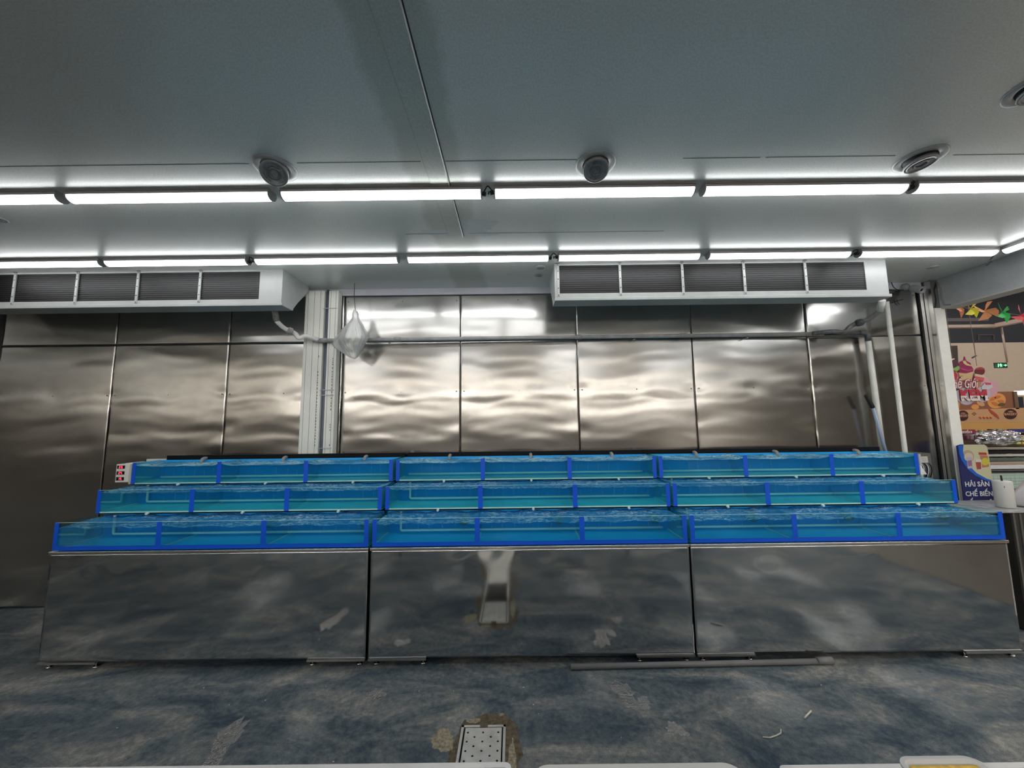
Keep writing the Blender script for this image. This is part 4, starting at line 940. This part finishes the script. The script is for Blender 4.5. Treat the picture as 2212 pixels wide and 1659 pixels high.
for k in range(26): q.box(a.x+k*.06, a.x+k*.06+.006, 5.196, 5.199, at(2100,1054,5.2).z, a.z-.03)
for k in range(4): q.box(a.x, c_.x, 5.1945, 5.1958, a.z-.05-k*.04, a.z-.044-k*.04)
q.build('wire_grid', flat('grid_white', (.58,.66,.62), .3), gl)
a = at(2075, 928, 5.88); c_ = at(2106, 937, 5.88)
t = thing('promo_strip', 'dark red promotion strip with white capital letters on the food shelf', 'sign strip', a)
MB().box(a.x, c_.x, 5.87, 5.88, c_.z, a.z).build('strip', flat('promo_red', (.26,.02,.05)), t)
q = at(2077, 936.0, 5.87); text('lettering', 'KHUYẾN M', px_m(5.88, 7.2), (q.x, 5.8685, q.z), WHT, t, bold=.002, sx=.62)
a = at(2175, 927, 5.88); c_ = at(2250, 933, 5.88)
tag(MB().box(a.x, c_.x, 5.87, 5.88, c_.z, a.z).build('price_rail', flat('rail_blue', (.03,.04,.22))), 'dark blue price rail above yellow-green packs at the right edge', 'rail')
# silver wrapped heap
c_ = at(2148, 945, 5.6); mb = MB(); r = random.Random(4); n = 46
def foil(u, v):
    x = (u-.5)*2; z = (v-.5)*2
    e = max(0, 1-x*x*(1+.25*sin(6*z))-z*z*(.8+.2*sin(5*x)))
    jx = r.uniform(-.5,.5)
    return (c_.x+x*.31+.02*sin(z*9), c_.y-.18*sqrt(e)+.035*r.uniform(-1,1)*(e > 0)+.02*sin(x*14+z*8), c_.z+z*.105*(1-.35*x*x)+.012*sin(x*11))
mb.grid(n, 16, foil, smooth=False)
o = mb.build('foil_wrapped_platter', pm('silver_foil', (.80,.80,.82), .16, metal=1)); s_ = o.modifiers.new('t', 'SOLIDIFY'); s_.thickness = .003
tag(o, 'heap wrapped in crumpled silver foil on the display case', 'wrapped food')
r = random.Random(31)
for k in range(3):
    for j_ in range(3):
        a = at(2190+k*12, 940+j_*7, 5.75); w = px_m(5.75, 10); hh = px_m(5.75, 5.5)
        t = thing('snack_box', 'yellow-green snack box, %s row, %s from the foil heap' % (('top','middle','lowest')[j_], ('first','second','third')[k]), 'snack box', (a.x, 5.75, a.z), 'yellow-green snack boxes')
        MB().box(a.x, a.x+w, 5.72, 5.79, a.z-hh, a.z-.0005, bev=.003).build('carton', flat('snack_%d%d' % (k, j_), (r.uniform(.35,.5), r.uniform(.36,.48), r.uniform(.02,.12))), t)
        MB().box(a.x+.006, a.x+w-.006, 5.7185, 5.7195, a.z-hh*.6, a.z-hh*.35).build('band', WHT, t)
for k in range(7):
    x = 2085+k*8; a = at(x, 951, 5.85); a.z = LZ[951]; w = px_m(5.85, 7); hh = px_m(5.85, r.uniform(8, 12))
    o = MB().box(a.x, a.x+w, 5.82, 5.90, a.z+.001, a.z+hh, bev=.006).build('food_carton', pm('carton_%d' % k, [(.28,.10,.14),(.36,.30,.30),(.12,.04,.04),(.40,.12,.20),(.30,.16,.10),(.14,.05,.05),(.34,.28,.26)][k], .4, var=.5, vs=35))
    tag(o, '%s carton below the red promotion strip, number %s from the white jamb' % (['plum','grey','dark brown','pink','tan','maroon','pale'][k], ['one','two','three','four','five','six','seven'][k]), 'carton', 'cartons on the display case')
r = random.Random(8)
for k in range(8):
    x = 2105+k*14; row = k % 2; a = at(x, (991, 999)[row], (5.56, 5.51)[row]+.05); a.z = LZ[(991, 999)[row]]-.002
    o = MB().ball((a.x, a.y+.05, a.z+.036), .052, 2, (1.5, .8, .50)).build('vegetable_tray', pm('greens_%d' % k, [(.10,.17,.03),(.05,.04,.03),(.14,.20,.05),(.08,.05,.04),(.10,.15,.04),(.06,.05,.04),(.20,.22,.08),(.05,.05,.05)][k], .5, var=.6, vs=50, bmp=.8))
    cc_ = sum((v.co for v in o.data.vertices), Vector())/len(o.data.vertices)
    for v in o.data.vertices: v.co = cc_+(v.co-cc_)*(1+.16*sin(v.co.x*190+k)*cos(v.co.z*230))
    tag(o, '%s on a chilled shelf, %s from the sign' % (('bunch of greens', 'dark pack')[k % 2], ws[k//2]), 'vegetables', 'goods on the chilled shelves')
# blue sign by the jamb
SY = 3.386
t = thing('seafood_sign', 'navy and cream sign board with white capital letters against the white jamb', 'sign', (4.2, SY, .93))
NV = flat('sign_navy', (.012,.018,.115), .35)
L = [(2065,963),(2126,959.5),(2132,966),(2150,1092),(2085,1092)]
poly('board', [(2065,963),(2073,960),(2124,959.5),(2131,965),(2151,1093),(2083,1095)], SY, NV, t, .006)
poly('cream_field', [(2078.5,960.5),(2124,960.1),(2130.6,965.2),(2142.5,1038),(2128,1033),(2108,1022),(2094,1008),(2083,990),(2078.5,976)], SY, flat('sign_cream', (.56,.54,.35), .4), t, .0008, .0062)
poly('blue_curve', [(2067.5,962.6),(2079,960.8),(2078,976),(2082.5,990),(2093,1008),(2108,1022),(2128,1033),(2142.7,1038.4),(2143.2,1041.2),(2126,1037),(2105,1027),(2088,1013),(2075,994),(2070,980)], SY, flat('sign_blue', (.01,.12,.55), .4), t, .0008, .0071)
poly('plate_picture', ell(2088, 986, 14, 14, 26), SY, flat('plate_tan', (.45,.33,.24)), t, .0006, .0071)
poly('plate_picture', ell(2090, 987, 9.5, 9, 22), SY, flat('plate_cream', (.58,.52,.38)), t, .0005, .0078)
poly('pack_picture', [(2085,988),(2097,987),(2099,1011),(2088,1012)], SY, flat('pack_lilac', (.45,.40,.50)), t, .0005, .0084)
poly('pack_picture', [(2087,995),(2096,994),(2097,1006),(2089,1007)], SY, flat('pack_plum', (.25,.14,.24)), t, .0004, .009)
poly('jar_picture', [(2104,991),(2117,992),(2119,1014),(2107,1015)], SY, flat('pack_white', (.60,.58,.60)), t, .0005, .0084)
poly('jar_picture', [(2105,998),(2116,998),(2117,1013),(2108,1014)], SY, flat('pack_brick', (.33,.06,.04)), t, .0004, .009)
poly('jar_picture', [(2111,977),(2128,977.5),(2129,982.5),(2112,982)], SY, flat('lid_red', (.42,.03,.03)), t, .0004, .009)
poly('jar_picture', [(2114,983),(2131,984),(2134,1008),(2119,1010)], SY, flat('jar_rose', (.45,.18,.12)), t, .0005, .0079)
poly('jar_picture', ell(2125.5, 997, 8.2, 8, 22), SY, flat('label_yellow', (.58,.50,.04)), t, .0004, .0085)
SW_ = flat('sign_text_white', (.75,.75,.78), .4)
for body, x, y, w_ in (('HẢI SẢN', 2082.5, 1050.5, 51), ('CHẾ BIẾN', 2083.8, 1071.3, 57), ('SẤY KHÔ', 2087, 1091, 56)):
    q = at(x, y, SY); o = text('lettering', body, px_m(SY, 13.6), (q.x, SY-.0078, q.z), SW_, t, bold=.0012, ext=.0004, width=w_*SY/FPX)
# worktop with roll, bag and ribbed cabinet at the right edge
t = thing('side_cabinet', 'dark ribbed cabinet with a pale plastic top at the right end of the tanks', 'cabinet', (4.35, 3.2, 0))
MB().box(3.945, 4.70, 3.00, 3.34, .004, .885).build('body', flat('rib_dark', (.05,.048,.045), .4), t)
q = MB()
for k in range(14): q.box(3.950+k*.052, 3.966+k*.052, 2.992, 2.9995, .02, .885)
q.build('rib', flat('rib_grey', (.20,.195,.18), .35, metal=.5), t)
MB().box(3.70, 4.75, 2.985, 3.378, .8905, .906, bev=.002).build('top', pm('cloudy_plastic', (.42,.42,.43), .2, var=.3, vs=14), t)
MB().box(3.71, 3.74, 3.00, 3.03, .004, .89).build('leg', SATIN, t)
t = thing('paper_roll', 'white roll standing on end with a dark spindle on the pale top', 'roll', (4.03, 3.10, .907))
MB().lathe([(0,.001),(.048,.001),(.054,.006),(.054,.208),(.050,.214),(.012,.214),(0,.210)], (4.045, 3.10, .907), 36).build('roll', pm('roll_white', (.66,.65,.62), .5, var=.04), t)
MB().tube([(4.045, 3.10, 1.115), (4.045, 3.10, 1.165)], .006, 10).build('spindle', RUBBER, t)
mb = MB(); mb.box(4.006, 4.014, 3.0600, 3.0620, 1.07, 1.085); mb.build('smudge', RUBBER, t)
SX0 = .07
t = thing('white_sack', 'white plastic sack slumped on the pale top at the right edge', 'sack', (4.35, 3.12, .907))
mb = MB(); rg = []
prof = [(.0,.25,.0),(.0,.24,.0)] 
for k, (z, rx, ox) in enumerate(((0,.22,0),(.02,.25,0),(.07,.22,.03),(.13,.17,.07),(.19,.125,.11),(.25,.095,.13),(.30,.09,.14),(.34,.085,.15),(.36,.02,.15))):
    rg.append([mb.bm.verts.new((4.325+SX0+ox+rx*(1+.06*sin(5*a_+z*20))*cos(a_), 3.14+min(rx, .13)*(1+.06*sin(7*a_))*sin(a_), .908+z)) for a_ in [2*pi*q_/40 for q_ in range(40)]])
for A, B in zip(rg, rg[1:]):
    for q_ in range(40): f = mb.bm.faces.new((A[q_], A[(q_+1)%40], B[(q_+1)%40], B[q_])); f.smooth = True
mb.bm.faces.new(rg[0][::-1]); mb.bm.faces.new(rg[-1]); mb.build('sack', pm('sack_white', (.56,.55,.57), .35, bmp=.6, bs=30), t)
